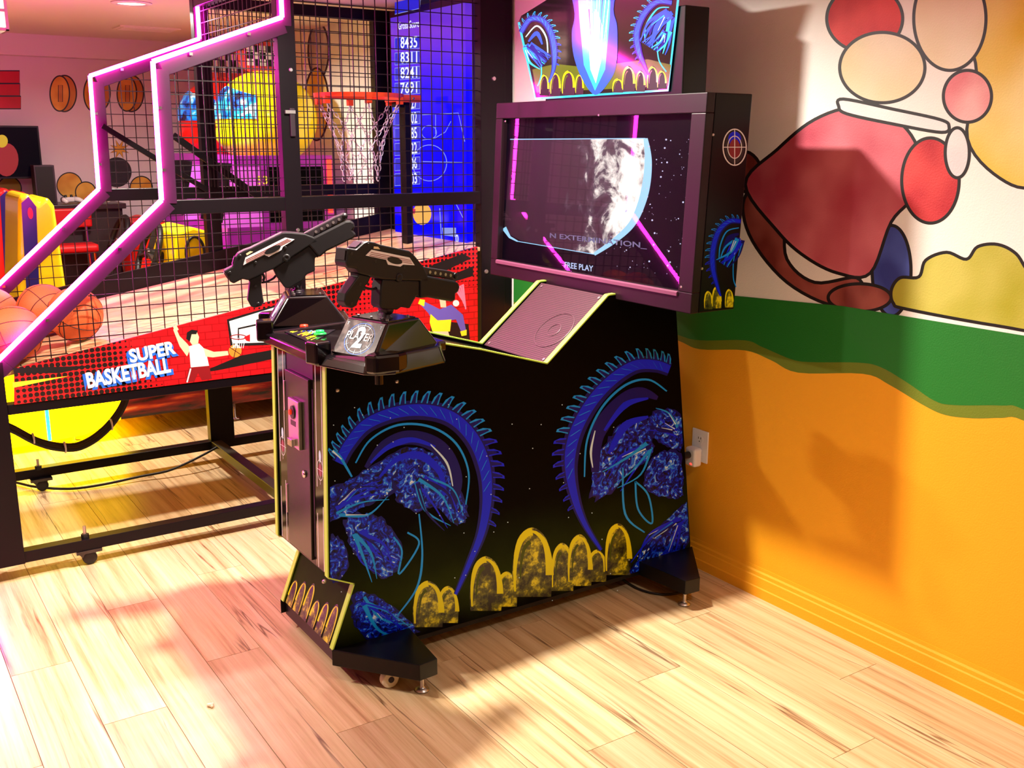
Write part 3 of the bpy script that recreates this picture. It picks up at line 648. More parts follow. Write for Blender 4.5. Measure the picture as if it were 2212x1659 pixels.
for px_, colr, nm in (((656.6,705), (240, 40, 50), 'red'), ((691,717), (40, 220, 90), 'green')):
    q = on_z(px_, DZ+0.012)
    b_ = MB().lathe([(0.0, DZ+0.003), (0.019, DZ+0.003), (0.019, DZ+0.008), (0.015, DZ+0.010), (0.0, DZ+0.010)], 20, (q.x, q.y, 0)).build('button_base', mat(nm+'_button_ring', tuple(int(c*0.8) for c in colr), 0.3), cp, smooth=True)
    MB().lathe([(0.0, DZ+0.010), (0.013, DZ+0.010), (0.012, DZ+0.017), (0.0, DZ+0.018)], 18, (q.x, q.y, 0)).build('button_cap', mat(nm+'_button', colr, 0.25, emit=0.8, erg=colr), b_, smooth=True, label=nm+' start button')
M_LAB = mat('smoky_label', (52, 42, 46), 0.3, coat=0.4, bump=0.0)
nd, lk, bs = nodes_of(M_LAB); tc = nd.new('ShaderNodeTexCoord'); nz = nd.new('ShaderNodeTexNoise'); nz.inputs['Scale'].default_value = 45; nz.inputs['Detail'].default_value = 5
lk.new(tc.outputs['Object'], nz.inputs['Vector']); rp = ramp(nd, [(0.45, lin((34, 26, 30))), (0.72, lin((120, 108, 104)))]); lk.new(nz.outputs['Fac'], rp.inputs[0]); lk.new(rp.outputs[0], bs.inputs['Base Color'])
def pod(front, ang, s, digit):
    """front: centre of the pod's front edge; s=+1 pod of the near player, -1 mirrored"""
    U = Vector((math.cos(ang), math.sin(ang), 0)); V = Vector((-math.sin(ang), math.cos(ang), 0)) * s; O = Vector((front[0], front[1], 0))
    P = lambda u, v, z: O + U*u + V*v + Vector((0, 0, z))
    fl_ = s if True else 1
    foot = [(0.0, 0.115), (-0.012, 0.10), (-0.012, -0.10), (0.005, -0.135), (0.05, -0.158), (0.235, -0.166), (0.285, -0.12), (0.285, 0.10), (0.24, 0.115)]
    m = MB(); n = len(foot); z0, z1 = 0.952, 1.002
    lo = [P(u*1.0, v*1.0, z0) for u, v in foot]; hi = [P(0.135+(u-0.135)*0.90, -0.02+(v+0.02)*0.90, z1 if u > 0.0 else z1-0.022) for u, v in foot]
    vs_ = lo + hi; fs_ = [(i, (i+1) % n, n+(i+1) % n, n+i) for i in range(n)] + [tuple(reversed(range(n))), tuple(range(n, 2*n))]
    if s > 0: fs_ = [tuple(reversed(f)) for f in fs_]
    m.add(vs_, fs_); skirt = m.build('pod_skirt', M_PLASTIC, cab, bevel=0.007, seg=3)
    # front corner blocks
    blk = [(-0.020, 0.115), (-0.020, 0.070), (0.03, 0.062), (0.03, 0.115)]
    MB().prism([P(u, v, 0.955) for u, v in blk], (0, 0, 0.062)).build('corner_block', M_PLASTIC, skirt, bevel=0.006)
    MB().prism([P(u, v, 0.955) for u, v in [(-0.008, -0.10), (0.0, -0.135), (0.06, -0.160), (0.10, -0.155), (0.08, -0.11), (0.03, -0.09)]], (0, 0, 0.052)).build('corner_block', M_PLASTIC, skirt, bevel=0.008)
    # pyramid housing
    zt = 1.077; b4 = [(0.022, 0.060), (0.022, -0.105), (0.262, -0.128), (0.262, 0.085)]; t4 = [(0.080, 0.052), (0.080, -0.104), (0.198, -0.104), (0.198, 0.052)]
    lo = [P(u, v, 0.985) for u, v in b4]; hi = [P(u, v, zt) for u, v in t4]
    fs_ = [(0,1,5,4),(1,2,6,5),(2,3,7,6),(3,0,4,7),(3,2,1,0),(4,5,6,7)]
    if s < 0: fs_ = [tuple(reversed(f)) for f in fs_]
    hs = MB().add(lo+hi, fs_).build('gun_mount_housing', M_PLASTIC, cab, bevel=0.006, seg=3)
    # label on the sloped front
    e0, e1 = P(0.026, 0.052, 0.990), P(0.078, 0.046, 1.072); f0, f1 = P(0.026, -0.097, 0.990), P(0.078, -0.097, 1.072)
    nn = (f0-e0).cross(e1-e0).normalized(); nn = nn if nn.x < 0 else -nn
    lb = MB().prism([e0, f0, f1, e1], nn*0.003).build('player_label', M_LAB, hs)
    LE, RI = (e0, f0) if s > 0 else (f0, e0); LT, RT = (e1, f1) if s > 0 else (f1, e1)
    mp = lambda p: (LE*(1-p[0])+RI*p[0])*(1-p[1]) + (LT*(1-p[0])+RT*p[0])*p[1] + nn*0.003
    la = Art(mp, nn, [M_A3, M_BLUEP, M_LINE])
    la.line(ell(0.52, 0.48, 0.36, 0.46, 40), 0.018, 1, True).line(ell(0.52, 0.48, 0.31, 0.40, 40), 0.012, 0, True)
    for k_ in range(12):
        a0 = k_*math.pi/6; la.line([(0.52+0.25*math.cos(a0), 0.48+0.32*math.sin(a0)), (0.52+0.36*math.cos(a0), 0.48+0.46*math.sin(a0))], 0.008, 0); la.k = 3
    for sx_, sy_ in ((0.07, 0.92), (0.93, 0.92)): la.line([(sx_-0.03, sy_), (sx_+0.03, sy_)], 0.012, 0).line([(sx_, sy_), (sx_, sy_-0.08)], 0.012, 0)
    la.build('crosshair_print', lb)
    uy_ = (LT-LE).normalized(); ux_ = (RI-LE).normalized(); ax_ = Matrix((ux_, uy_, nn)).transposed()
    lettering('player_number', digit, mat('number_print', (214, 226, 250), 0.35), lb, mp((0.40, 0.22)), mp((0.64, 0.22)), ax_, 0.0012, 0.03, height=0.062)
    lettering('player_text', 'PLAYER', mat('player_print', (196, 200, 208), 0.35), lb, mp((0.17, 0.44)), mp((0.86, 0.38)), ax_, 0.0018, 0.02, height=0.022)
    # top plate, screws
    tp = MB().prism([P(u, v, zt) for u, v in [(0.088, 0.044), (0.088, -0.096), (0.190, -0.096), (0.190, 0.044)]], (0, 0, 0.003)).build('mount_plate', M_PLASTIC, hs)
    for u, v in ((0.10, 0.03), (0.10, -0.02), (0.10, -0.08), (0.178, 0.03), (0.178, -0.08)):
        q = P(u, v, 0); MB().lathe([(0.0, zt+0.003), (0.004, zt+0.003), (0.004, zt+0.007), (0.0, zt+0.008)], 10, (q.x, q.y, 0)).build('screw', M_STEEL, tp)
    q = P(0.118, -0.058, 0)
    MB().lathe([(0.018, zt), (0.018, zt+0.006), (0.011, zt+0.008), (0.011, zt+0.048), (0.0, zt+0.048)], 16, (q.x, q.y, 0)).build('swivel_post', M_DARK, hs, smooth=True)
    q2 = P(0.03, -0.115, 0)
    MB().lathe([(0.012, 0.925), (0.012, 0.955)], 14, (q2.x, q2.y, 0)).build('cable_gland', M_PLASTIC, skirt)
    return q
PA = math.radians(18)
piv2 = pod((1.079, 2.433), PA, 1, '2')
piv1 = pod((1.079, 2*YC - 2.433), -PA, -1, '1')

# ---- monitor head
LEAN = 0.028
def mx_(x, z): return x + LEAN*(z-1.05)/0.62
SY0, SY1, SZ0, SZ1, SX0, SX1 = 2.172, 3.268, 1.047, 1.677, 2.082, 2.262
def lbox(x0, x1, y0, y1, z0, z1): return MB().prism([(mx_(x0, z0), y0, z0), (mx_(x1, z0), y0, z0), (mx_(x1, z1), y0, z1), (mx_(x0, z1), y0, z1)], (0, y1-y0, 0))
mh = lbox(SX0+0.032, SX1, SY0, SY1, SZ0, SZ1).build('monitor_housing', mat('monitor_black', (10, 6, 7), 0.3, spec=0.2), cab, bevel=0.003)
IY0, IY1, IZ0, IZ1 = 2.232, 3.226, 1.108, 1.621
for (y0, y1, z0, z1) in ((SY0, SY1, IZ1, SZ1), (SY0, SY1, SZ0, IZ0), (SY0, IY0, IZ0, IZ1), (IY1, SY1, IZ0, IZ1)):
    lbox(SX0, SX0+0.032, y0, y1, z0, z1).build('bezel', M_BEZEL, mh, bevel=0.0025)
M_SCR = mat('screen_black', (3, 2, 6), 0.4, emit=0.012, erg=(40, 30, 110), spec=0.05)
lbox(SX0+0.024, SX0+0.0318, IY0, IY1, IZ0, IZ1).build('display', M_SCR, mh)
def scp(p): q = on_x(p, 2.12); z = q.z; return Vector((mx_(SX0+0.0236, z), q.y, z))
M_PLANET = mat('planet_picture', (200, 200, 200), 0.5, emit=1.7); nd, lk, bs = nodes_of(M_PLANET)
tc = nd.new('ShaderNodeTexCoord'); nz = nd.new('ShaderNodeTexNoise'); nz.inputs['Scale'].default_value = 9; nz.inputs['Detail'].default_value = 6; nz.inputs['Roughness'].default_value = 0.62; nz.inputs['Distortion'].default_value = 0.5
lk.new(tc.outputs['Object'], nz.inputs['Vector']); sp = nd.new('ShaderNodeSeparateXYZ'); lk.new(tc.outputs['Object'], sp.inputs[0])
gq = nd.new('ShaderNodeMapRange'); gq.inputs[1].default_value = 2.95; gq.inputs[2].default_value = 2.50; gq.inputs[3].default_value = -0.22; gq.inputs[4].default_value = 0.20; lk.new(sp.outputs['Y'], gq.inputs[0])
vv = math_n(nd, lk, 'ADD', nz.outputs['Fac'], gq.outputs[0])
rp = ramp(nd, [(0.46, lin((3, 2, 7))), (0.54, lin((50, 48, 54))), (0.62, lin((206, 200, 190))), (0.74, lin((255, 252, 246)))]); lk.new(vv, rp.inputs[0])
bs.inputs['Base Color'].default_value = (0, 0, 0, 1); lk.new(rp.outputs[0], bs.inputs['Emission Color'])
M_CYG = mat('screen_cyan', (0, 0, 0), 0.5, emit=1.2, erg=(150, 214, 255)); M_STAR = mat('screen_star', (0, 0, 0), 0.5, emit=1.0, erg=(210, 220, 255)); M_TXT = mat('screen_text', (0, 0, 0), 0.5, emit=1.0, erg=(190, 215, 255)); M_TXT2 = mat('screen_text_dim', (0, 0, 0), 0.5, emit=0.55, erg=(150, 150, 200))
sa = Art(scp, (-1, 0, 0), [M_PLANET, M_CYG, M_STAR])
arc = [(1390, 299), (1397, 340), (1396, 390), (1386, 440), (1366, 485), (1330, 520), (1288, 549)]
ap = [(p.x, p.y) for p in smooth2(arc, 6, False)]
sa.fill([(1100, 301)] + ap + [(1240, 542), (1130, 520), (1092, 500)], 0)
sa.line(ap, (9, 16, 18, 16, 12, 7), 1).line([(1098, 301), (1390, 299)], 2, 1).line([(1092, 492), (1105, 512), (1122, 521)], (10, 5, 3), 1).line([(1122, 521), (1288, 549)], 1.6, 1)
rnd = random.Random(9)
for i in range(150):
    x_, y_ = rnd.uniform(1300, 1490), rnd.uniform(300, 600)
    if x_ > 1394 or (x_-1100)**2/300**2 + (y_-300)**2/255**2 > 1.06:
        if 1100 < x_ < 1488 and y_ < 545 + (x_-1100)*0.14: sa.fill(ell(x_, y_, *(2*[rnd.choice([0.7, 1.0, 1.5, 2.1])]), 6), 2, False)
sa.build('screen_picture', mh, 'moon-like planet with a pale blue rim among stars')
for body, a, b, mt, hh in (('FREE PLAY', (1226, 577), (1288, 586), M_TXT, 0.020), ('N EXTERMINATION_', (1192, 513), (1402, 536), M_TXT2, 0.020)):
    lettering('screen_text', body, mt, mh, scp(a), scp(b), AXX, 0.0016, 0.02, height=hh)
# thin front glass: mirror-like at grazing angles, clear otherwise
M_GLASS = bpy.data.materials.new('clear_glass'); M_GLASS.use_nodes = True
def glass_nodes(m, tint=(1, 1, 1), f0=0.06):
    nt = m.node_tree; nt.nodes.clear(); N_ = nt.nodes.new; o_ = N_('ShaderNodeOutputMaterial'); t_ = N_('ShaderNodeBsdfTransparent'); g_ = N_('ShaderNodeBsdfGlossy'); f_ = N_('ShaderNodeLayerWeight'); m_ = N_('ShaderNodeMixShader')
    t_.inputs[0].default_value = (*tint, 1); g_.inputs['Roughness'].default_value = 0.015; f_.inputs[0].default_value = 0.5
    p_ = math_n(nt.nodes, nt.links, 'POWER', f_.outputs['Facing'], 5.0); p_ = math_n(nt.nodes, nt.links, 'ADD', math_n(nt.nodes, nt.links, 'MULTIPLY', p_, 1-f0), f0)
    nt.links.new(p_, m_.inputs[0]); nt.links.new(t_.outputs[0], m_.inputs[1]); nt.links.new(g_.outputs[0], m_.inputs[2]); nt.links.new(m_.outputs[0], o_.inputs[0])
glass_nodes(M_GLASS, (0.97, 0.97, 0.98), 0.018)
lbox(SX0+0.010, SX0+0.0125, IY0, IY1, IZ0, IZ1).build('screen_glass', M_GLASS, mh)
MB().prism([(mx_(SX0, IZ0), IY0, IZ0), (mx_(SX0-0.006, IZ0), IY0, IZ0-0.004), (mx_(SX0-0.006, IZ0), IY0, IZ0-0.014), (mx_(SX0, IZ0), IY0, IZ0-0.014)], (0, IY1-IY0, 0)).build('bezel_lip', mat('bezel_lip_pink', (110, 60, 84), 0.3), mh)
for p in ((1098, 262), (1490, 618), (1300, 249)):
    q = scp(p); MB().lathe([(0, 0), (0.004, 0), (0.003, -0.002), (0, -0.002)], 10, (mx_(SX0, q.z), q.y, q.z), 'x').build('screw', M_STEEL, mh)
# near end of the monitor: crosshair emblem and printed swirl
SNY = lambda p: on_y(p, SY0 - 0.0003)
e = Art(SNY, (0, -1, 0), [M_DKRED, M_LINE, M_A1, M_A3, M_A5, M_INK, M_A0, M_A4, M_A2])
e.fill(ell(1587, 318, 21, 35, 30), 5).fill(ell(1587, 300, 14, 16, 20), 2).fill(ell(1587, 322, 12, 22, 24), 0).line(ell(1587, 318, 25, 39, 36), 2.6, 1, True).line(ell(1587, 318, 15, 24, 30), 1.8, 1, True).line([(1563, 318), (1611, 318)], 1.8, 1).line([(1587, 280), (1587, 357)], 1.8, 1)
e.build('crosshair_emblem', mh, 'white crosshair ring around a red oval')
e = Art(SNY, (0, -1, 0), ART_M)
arches(e, [(1530, 668, 9, 40), (1548, 666, 10, 48), (1575, 664, 9, 40)], 5, 6, 1.0, 4)
swirl(e, [(1600, 478), (1575, 478), (1552, 500), (1540, 540), (1540, 580), (1550, 620), (1557, 640)], [([(1596, 492), (1570, 500), (1556, 530), (1553, 560)], (2, 3, 2), 2), ([(1596, 505), (1575, 515), (1562, 545)], (4, 12, 5), 0), ([(1594, 530), (1585, 560), (1584, 600), (1590, 620)], 2, 2)], -1, 9, [(1594, 520, 1560, 570, 24, 12)], 8)
e.build('side_art', mh)
for p in ((1540, 291), (1516, 580)):
    q = SNY(p); MB().lathe([(0, 0), (0.0045, 0), (0.0035, -0.003), (0, -0.003)], 10, (q.x, SY0, q.z), 'y').build('screw', M_STEEL, mh)
MB().box((2.262, 2.40, 1.06), (2.40, 3.04, 1.50)).build('monitor_back', M_BLACK, cab)
# ---- lit acrylic topper
TX = 2.205
def tpt(p, e_=0.0): q = on_x(p, TX); return Vector((q.x - e_, q.y, q.z))
tpoly = [(1120, 48), (1126, 34), (1190, -6), (1230, -60), (1345, -70), (1400, -34), (1478, -50), (1465, 0), (1443, 195), (1157, 213)]
tb = MB().box((TX+0.006, 2.385, SZ1), (TX+0.105, 3.10, 1.938)).build('topper_box', M_BLACK, cab, bevel=0.003)
M_TOP = mat('topper_acrylic_print', (24, 18, 18), 0.08, coat=0.6, emit=0.25, erg=(30, 24, 22))
tpn = MB().prism([tpt(p) for p in tpoly], (0.005, 0, 0)).build('topper_panel', M_TOP, cab)
ME = lambda n, c, s: mat(n, tuple(int(v*0.6) for v in c), 0.15, coat=0.5, emit=s, erg=c)
TM = [ME('lit_navy', (20, 30, 150), 0.8), ME('lit_blue', (40, 90, 240), 0.9), ME('lit_cyan', (40, 200, 250), 1.0), ME('lit_ice', (200, 245, 255), 1.0), ME('lit_moss', (90, 104, 10), 0.8), ME('lit_yellow', (226, 224, 10), 1.0), M_INK, M_FROST]
ta = Art(lambda p: tpt(p, 0.0006), (-1, 0, 0), TM)
ta.line([(1121, 48), (1157, 213), (1443, 195), (1465, 0), (1478, -50)], 5, 2)
ta.fill([(1150, 150), (1200, 138), (1270, 146), (1340, 136), (1400, 128), (1450, 140), (1444, 186), (1160, 200)], 4)
arches(ta, [(1176, 206, 10, 46), (1200, 206, 11, 50), (1228, 206, 14, 54), (1252, 204, 9, 44), (1335, 200, 12, 30), (1358, 198, 14, 56), (1384, 198, 10, 46), (1410, 194, 12, 52), (1430, 192, 10, 40)], 5, 6, 1.0, 4)
swirl(ta, [(1126, 70), (1145, 42), (1172, 44), (1190, 70), (1198, 110), (1196, 150), (1186, 178)], [([(1136, 80), (1160, 56), (1180, 80), (1184, 120)], (2, 4, 2), 3), ([(1142, 90), (1160, 72), (1172, 96)], (3, 10, 3), 1), ([(1168, 120), (1170, 160), (1162, 186)], 2.5, 2)], 1, 9, [(1140, 100, 1180, 135, 30, 14)], 12)
swirl(ta, [(1452, 6), (1420, 4), (1392, 30), (1376, 70), (1380, 110), (1392, 140), (1402, 162)], [([(1446, 16), (1420, 20), (1396, 56), (1394, 90)], (2, 4, 2), 2), ([(1440, 30), (1415, 40), (1404, 76)], (3, 12, 3), 0), ([(1420, 90), (1424, 130), (1440, 155)], 2.5, 2)], -1, 9, [(1445, 30, 1400, 100, 34, 14), (1440, 70, 1420, 110, 30, 8)], 13)
# centre: a plain tall shield of pale cyan facets
sh = [(1236, -60), (1242, 30), (1236, 70), (1240, 120), (1258, 170), (1286, 205), (1314, 180), (1332, 140), (1334, 60), (1326, 20), (1330, -60)]
ta.fill([(p.x, p.y) for p in smooth2(sh, 5)], 1)
ta.fill([(1246, -60), (1252, 40), (1262, 140), (1286, 196), (1308, 150), (1318, 40), (1322, -60)], 2)
ta.fill([(1268, 40), (1276, 150), (1288, 180), (1300, 130), (1304, 60), (1290, 20)], 3)
for i in range(16):
    x0 = 1250 + i*4.6; ta.line([(x0, -40 + (i % 3)*30), (1262 + i*3, 60 + (i % 4)*22)], (2.4, 0.8), rnd.choice([1, 2, 3, 3]))
ta.build('topper_art', tpn, 'glowing cyan shield between two blue swirls')

# ================================================================== LIGHT GUNS (built in the drooping pose, hinge at the origin)
HZ = 0.023
def gpoly(pts, t0, t1): return MB().prism([(u, t0, w - HZ) for u, w in pts], (0, t1-t0, 0))
gun = thing('light_gun', 'black rifle-shaped light gun aiming down on the pod marked player 2', 'toy gun', (piv2.x, piv2.y, 1.077+HZ), 'light guns on the shooting cabinet', True, (0, 0, math.radians(15)))
rec = [(-.143,.202),(-.115,.196),(-.110,.198),(-.088,.211),(-.075,.2144),(-.054,.2104),(-.034,.203),(.068,.179),(.077,.173),(.091,.161),(.1195,.132),(.1336,.1066),(.137,.085),(.105,.095),(-.026,.1115),(-.0614,.1216),(-.1066,.1342),(-.1167,.1484),(-.146,.1543),(-.1497,.166)]
body = gpoly(rec, -0.024, 0.024).build('receiver', M_GUN, gun, bevel=0.004)
gpoly([(-.0375,.0427),(-.0337,.085),(-.026,.1115),(.105,.095),(.1054,.0473),(.0959,.0555),(.081,.0394),(.0686,.0232),(.0404,.0318),(.0238,.025),(-.0287,.0347)], -0.020, 0.020).build('magazine_housing', M_GUN, gun, bevel=0.004)
hg = gpoly([(.105,.1),(.1336,.1066),(.2419,.0818),(.2548,.0732),(.26,.0616),(.252,.0477),(.2414,.0451),(.2411,.0267),(.2281,.0245),(.1373,.0474),(.105,.0473)], -0.024, 0.024).build('handguard', M_GUN, gun, bevel=0.006)
sd = gpoly([(.1196,.1327),(.2293,.1103),(.2578,.1004),(.2602,.0873),(.2419,.0845),(.1312,.1069)], -0.014, 0.014).build('barrel_shroud', M_GUNR, gun, bevel=0.003)
for i in range(5):
    u = .150 + i*.020; w = .118 - (u-.13)*.205
    for t in (-0.0148, 0.0148): MB().lathe([(0, -0.001), (0.0045, -0.001), (0.0045, 0.001), (0, 0.001)], 12, (u, t, w-HZ), 'y').build('vent_hole', M_STEEL if t < 0 else M_INK, sd)
MB().lathe([(0.0, -0.016), (0.009, -0.016), (0.009, 0.016), (0.0, 0.016)], 14, (.251, 0, .094-HZ), 'y').build('front_sight_pin', M_GUN, sd, smooth=True)
grip = gpoly([(-.0614,.1216),(-.0751,.1062),(-.0842,.0987),(-.1073,.0643),(-.1143,.0516),(-.1295,.0467),(-.1482,.0556),(-.1541,.0663),(-.149,.0872),(-.1047,.1274),(-.1066,.1342)], -0.017, 0.017).build('grip', M_GUN, gun, bevel=0.005)
MB().tube(smooth2([(-.060,0,.118-HZ), (-.064,0,.106-HZ), (-.074,0,.100-HZ)], 4, False), 0.004, 8).build('trigger', M_GUNR, gun, smooth=True)
MB().tube(smooth2([(-.080,0,.099-HZ), (-.066,0,.091-HZ), (-.045,0,.086-HZ), (-.033,0,.088-HZ)], 4, False), 0.0035, 8).build('trigger_guard', M_GUN, gun, smooth=True)
gpoly([(-.145,.196),(-.149,.172),(-.151,.172),(-.147,.197)], -0.018, 0.018).build('butt_pad', M_GUNR, body)
gpoly([(-.108,.2005),(-.089,.2125),(-.0895,.2140),(-.110,.2010)], -0.015, 0.015).build('rear_sight_plate', M_GUNR, body)
gpoly([(-.0574,.1999),(-.0431,.198),(-.0367,.1908),(-.0587,.1941)], -0.0245, 0.0245).build('handle_slot', mat('slot_cream', (236, 214, 170), 0.5), body)
lab = [(-.0664,.1922),(.0653,.1616),(.0836,.1393),(.0414,.1447),(.0319,.1403),(-.0113,.1492),(-.0176,.1624),(-.0865,.1789)]
for sgn in (-1, 1):
    lp = gpoly(lab, sgn*0.024, sgn*0.0255).build('side_label', mat('label_silver', (238, 232, 238), 0.4), body)
    for (p, q) in (((-.0699,.1859),(.0698,.1535)), ((-.0722,.1819),(.072,.149)), ((-.0746,.1779),(.0742,.1444))):
        d_ = Vector((q[0]-p[0], q[1]-p[1])).normalized()*0.0007
        gpoly([(p[0]+d_.y, p[1]-d_.x), (q[0]+d_.y, q[1]-d_.x), (q[0]-d_.y, q[1]+d_.x), (p[0]-d_.y, p[1]+d_.x)], sgn*0.0255, sgn*0.0259).build('stripe', M_DKRED, lp)
    gpoly([(a, b) for a, b in [(0.012+0.026*math.cos(t), 0.158+0.009*math.sin(t)-0.006*math.cos(t)) for t in [2*math.pi*k/20 for k in range(20)]]], sgn*0.0259, sgn*0.0266).build('emblem', M_INK, lp)
    for (u, w) in ((-.1012,.1063),(-.1311,.0595),(-.132,.1874),(-.0533,.1612),(.0458,.1374),(-.075,.206)):
        t = sgn*(0.0172 if w < .12 else 0.0242)
        MB().lathe([(0.0, t), (0.0045, t), (0.0035, t+sgn*0.0012), (0.0, t+sgn*0.0014)], 10, (u, 0, w-HZ), 'y').build('screw', M_INK, body)
    MB().lathe([(0.0, sgn*0.020), (0.013, sgn*0.020), (0.011, sgn*0.026), (0.006, sgn*0.026), (0.0, sgn*0.0235)], 18, (.028, 0, .112-HZ), 'y').build('side_boss', M_GUN, body, smooth=True)
MB().lathe([(0.0, -0.016), (0.014, -0.016), (0.014, 0.016), (0.0, 0.016)], 16, (0, 0, 0.006), 'y').build('hinge_block', M_DARK, gun, smooth=True)
gun_b = copy_tree(gun)
gun_b['label'] = 'black rifle-shaped light gun tilted up on the pod farther from the camera'
gun_b.location = (piv1.x, piv1.y, 1.077+HZ); gun_b.rotation_euler = (0, -math.radians(38.2), math.radians(-15))
LOCAL.add(gun_b.name)

# ================================================================== BASKETBALL MACHINE
BY0, BY1 = 3.80, 4.85
bb = thing('basketball_machine', 'caged basketball arcade machine outlined in pink neon tubes', 'arcade machine', (1.4, 4.32, 0))
T = 0.05
def beam(name, a, b, w=T, h=T, side=(0,1,0), mt=M_FRAME, par=bb): return MB().bar(a, b, w, h, side).build(name, mt, par, bevel=0.002)
yn, yf = BY0 + T/2, BY1 - T/2
for y, near in ((yn, True), (yf, False)):
    beam('bottom_rail', (0.30, y, 0.082), (2.52, y, 0.082), T, 0.042)
    if near:
        beam('middle_rail', (0.44, y, 0.628), (2.40, y, 0.628), T, 0.036)
    else:
        beam('side_rail', (0.45, y, 0.80), (2.40, y, 0.95), T, 0.07)
    MB().box((0.30, y-0.03, 0.06), (0.440 if near else 0.52, y+0.03, 0.80)).build('front_post', M_FRAME, bb, bevel=0.002)
    MB().box((1.483, y-T/2, 0.62 if near else 0.10), (1.553, y+T/2, 2.16)).build('middle_post', M_FRAME, bb, bevel=0.002)
    MB().box((2.375, y-T/2, 0.06), (2.50, y+T/2, 2.16)).build('back_post', M_FRAME, bb, bevel=0.002)
    beam('cross_bar', (1.03, y, 1.302), (2.38, y, 1.302), T-0.006, 0.052)
    # stepped outline beam under the neon tube
    pts = [(1.500, 2.16), (1.500, 1.985), (1.018, 1.807), (1.012, 1.330), (0.435, 0.816), (0.30, 0.70)]
    off = 0.034
    path = [(1.515, 2.16), (1.515, 1.955), (1.050, 1.783), (1.044, 1.316), (0.455, 0.792), (0.33, 0.68)]
    for i in range(len(path)-1): beam('outline_beam', (path[i][0], y, path[i][1]), (path[i+1][0], y, path[i+1][1]), T+0.004+0.0008*i, 0.052, mt=M_OUTL)
    yn2 = y - T/2 - 0.012
    for i in range(len(pts)-1):
        a_, b_ = pts[i], pts[i+1]
        MB().tube([(a_[0], yn2, a_[1]), (b_[0], yn2, b_[1])], 0.0085, 10).build('neon_tube', M_NEON, bb, smooth=True)
    for (cx_, cz_) in [(p[0]*(1-t)+q[0]*t+0.012, p[1]*(1-t)+q[1]*t-0.012) for p, q in zip(pts[1:5], pts[2:6]) for t in (0.3, 0.75)]:
        MB().box((cx_-0.004, yn2-0.004, cz_-0.006), (cx_+0.008, yn2+0.006, cz_+0.004)).build('neon_clip', M_CHROME, bb)
MB().tube([(0.30, yn-T/2-0.004, 0.70), (0.30, yn-T/2-0.004, 0.08)], 0.0085, 10).build('neon_tube', M_NEON, bb)
beam('top_rail', (1.50, yn, 2.145), (2.50, yn, 2.145)); beam('top_rail', (1.50, yf, 2.145), (2.50, yf, 2.145)); beam('top_rail', (1.51, yn, 2.145), (1.51, yf, 2.145), side=(1,0,0))
MB().box((2.499, yn-0.02, 0.06), (2.535, yn+0.07, 2.16)).build('corner_panel', M_FRAME, bb)
MB().box((2.44, yn+0.07, 0.06), (2.50, yf-0.07, 2.16)).build('back_panel', mat('cage_back_panel', (58, 30, 34), 0.5), bb)
for x_ in (1.46, 1.83): beam('floor_cross_rail', (x_, yn, 0.082), (x_, yf, 0.082), T, 0.042, side=(1,0,0), mt=mat('olive_black_rail', (52, 44, 30), 0.4))
beam('strut', (1.467, yf, 0.10), (1.467, yf, 0.62), 0.05, 0.065, side=(0,1,0))
beam('front_cross_rail', (0.35, yn, 0.70), (0.35, yf, 0.70), 0.05, 0.05, side=(1,0,0))
# casters
for (cx_, cy_) in ((0.652, 3.825), (0.652, 4.80), (2.2, 3.83), (2.2, 4.80)):
    cs = MB().box((cx_-0.04, cy_-0.03, 0.050), (cx_+0.05, cy_+0.03, 0.062)).build('caster_plate', M_PLASTIC, bb)
    MB().lathe([(0.006, 0.10), (0.006, 0.15), (0, 0.15)], 10, (cx_+0.0, cy_, 0)).build('caster_bolt', M_STEEL, cs)
    MB().lathe([(0.014, 0.10), (0.014, 0.118), (0.0, 0.118)], 6, (cx_, cy_, 0)).build('caster_nut', M_RUB, cs)
    MB().prism([(cx_-0.035, cy_-0.016, 0.052), (cx_+0.035, cy_-0.016, 0.052), (cx_+0.022, cy_-0.016, 0.018), (cx_-0.008, cy_-0.016, 0.018)], (0, 0.032, 0)).build('caster_fork', M_PLASTIC, cs, bevel=0.003)
    MB().lathe([(0.012, -0.013), (0.024, -0.013), (0.026, -0.009), (0.026, 0.009), (0.024, 0.013), (0.012, 0.013)], 18, (cx_+0.008, cy_-0.004, 0.0265), 'y').build('caster_wheel', M_RUB, cs, smooth=True)
# sloping court
def courtz(x): return 0.770 + (x-0.48)*0.1697
MB().prism([(0.36, BY0+0.012, courtz(0.36)-0.02), (2.43, BY0+0.012, courtz(2.43)-0.02), (2.43, BY0+0.012, courtz(2.43)-0.004), (0.36, BY0+0.012, courtz(0.36)-0.004)], (0, BY1-BY0-0.024, 0)).build('court_ramp', M_COURT, bb)
MB().prism([(0.36, yf-0.045, courtz(0.36)-0.004), (2.43, yf-0.045, courtz(2.43)-0.004), (2.43, yf-0.045, courtz(2.43)+0.085), (0.36, yf-0.045, courtz(0.36)+0.085)], (0, 0.02, 0)).build('kick_board', M_FRAME, bb)
for i in range(2): MB().prism([(1.75, BY0+0.28+i*0.42, courtz(1.75)-0.0038), (2.42, BY0+0.28+i*0.42, courtz(2.42)-0.0038), (2.42, BY0+0.292+i*0.42, courtz(2.42)-0.0038), (1.75, BY0+0.292+i*0.42, courtz(1.75)-0.0038)], (0, 0, 0.0006)).build('court_line', M_RED, bb)
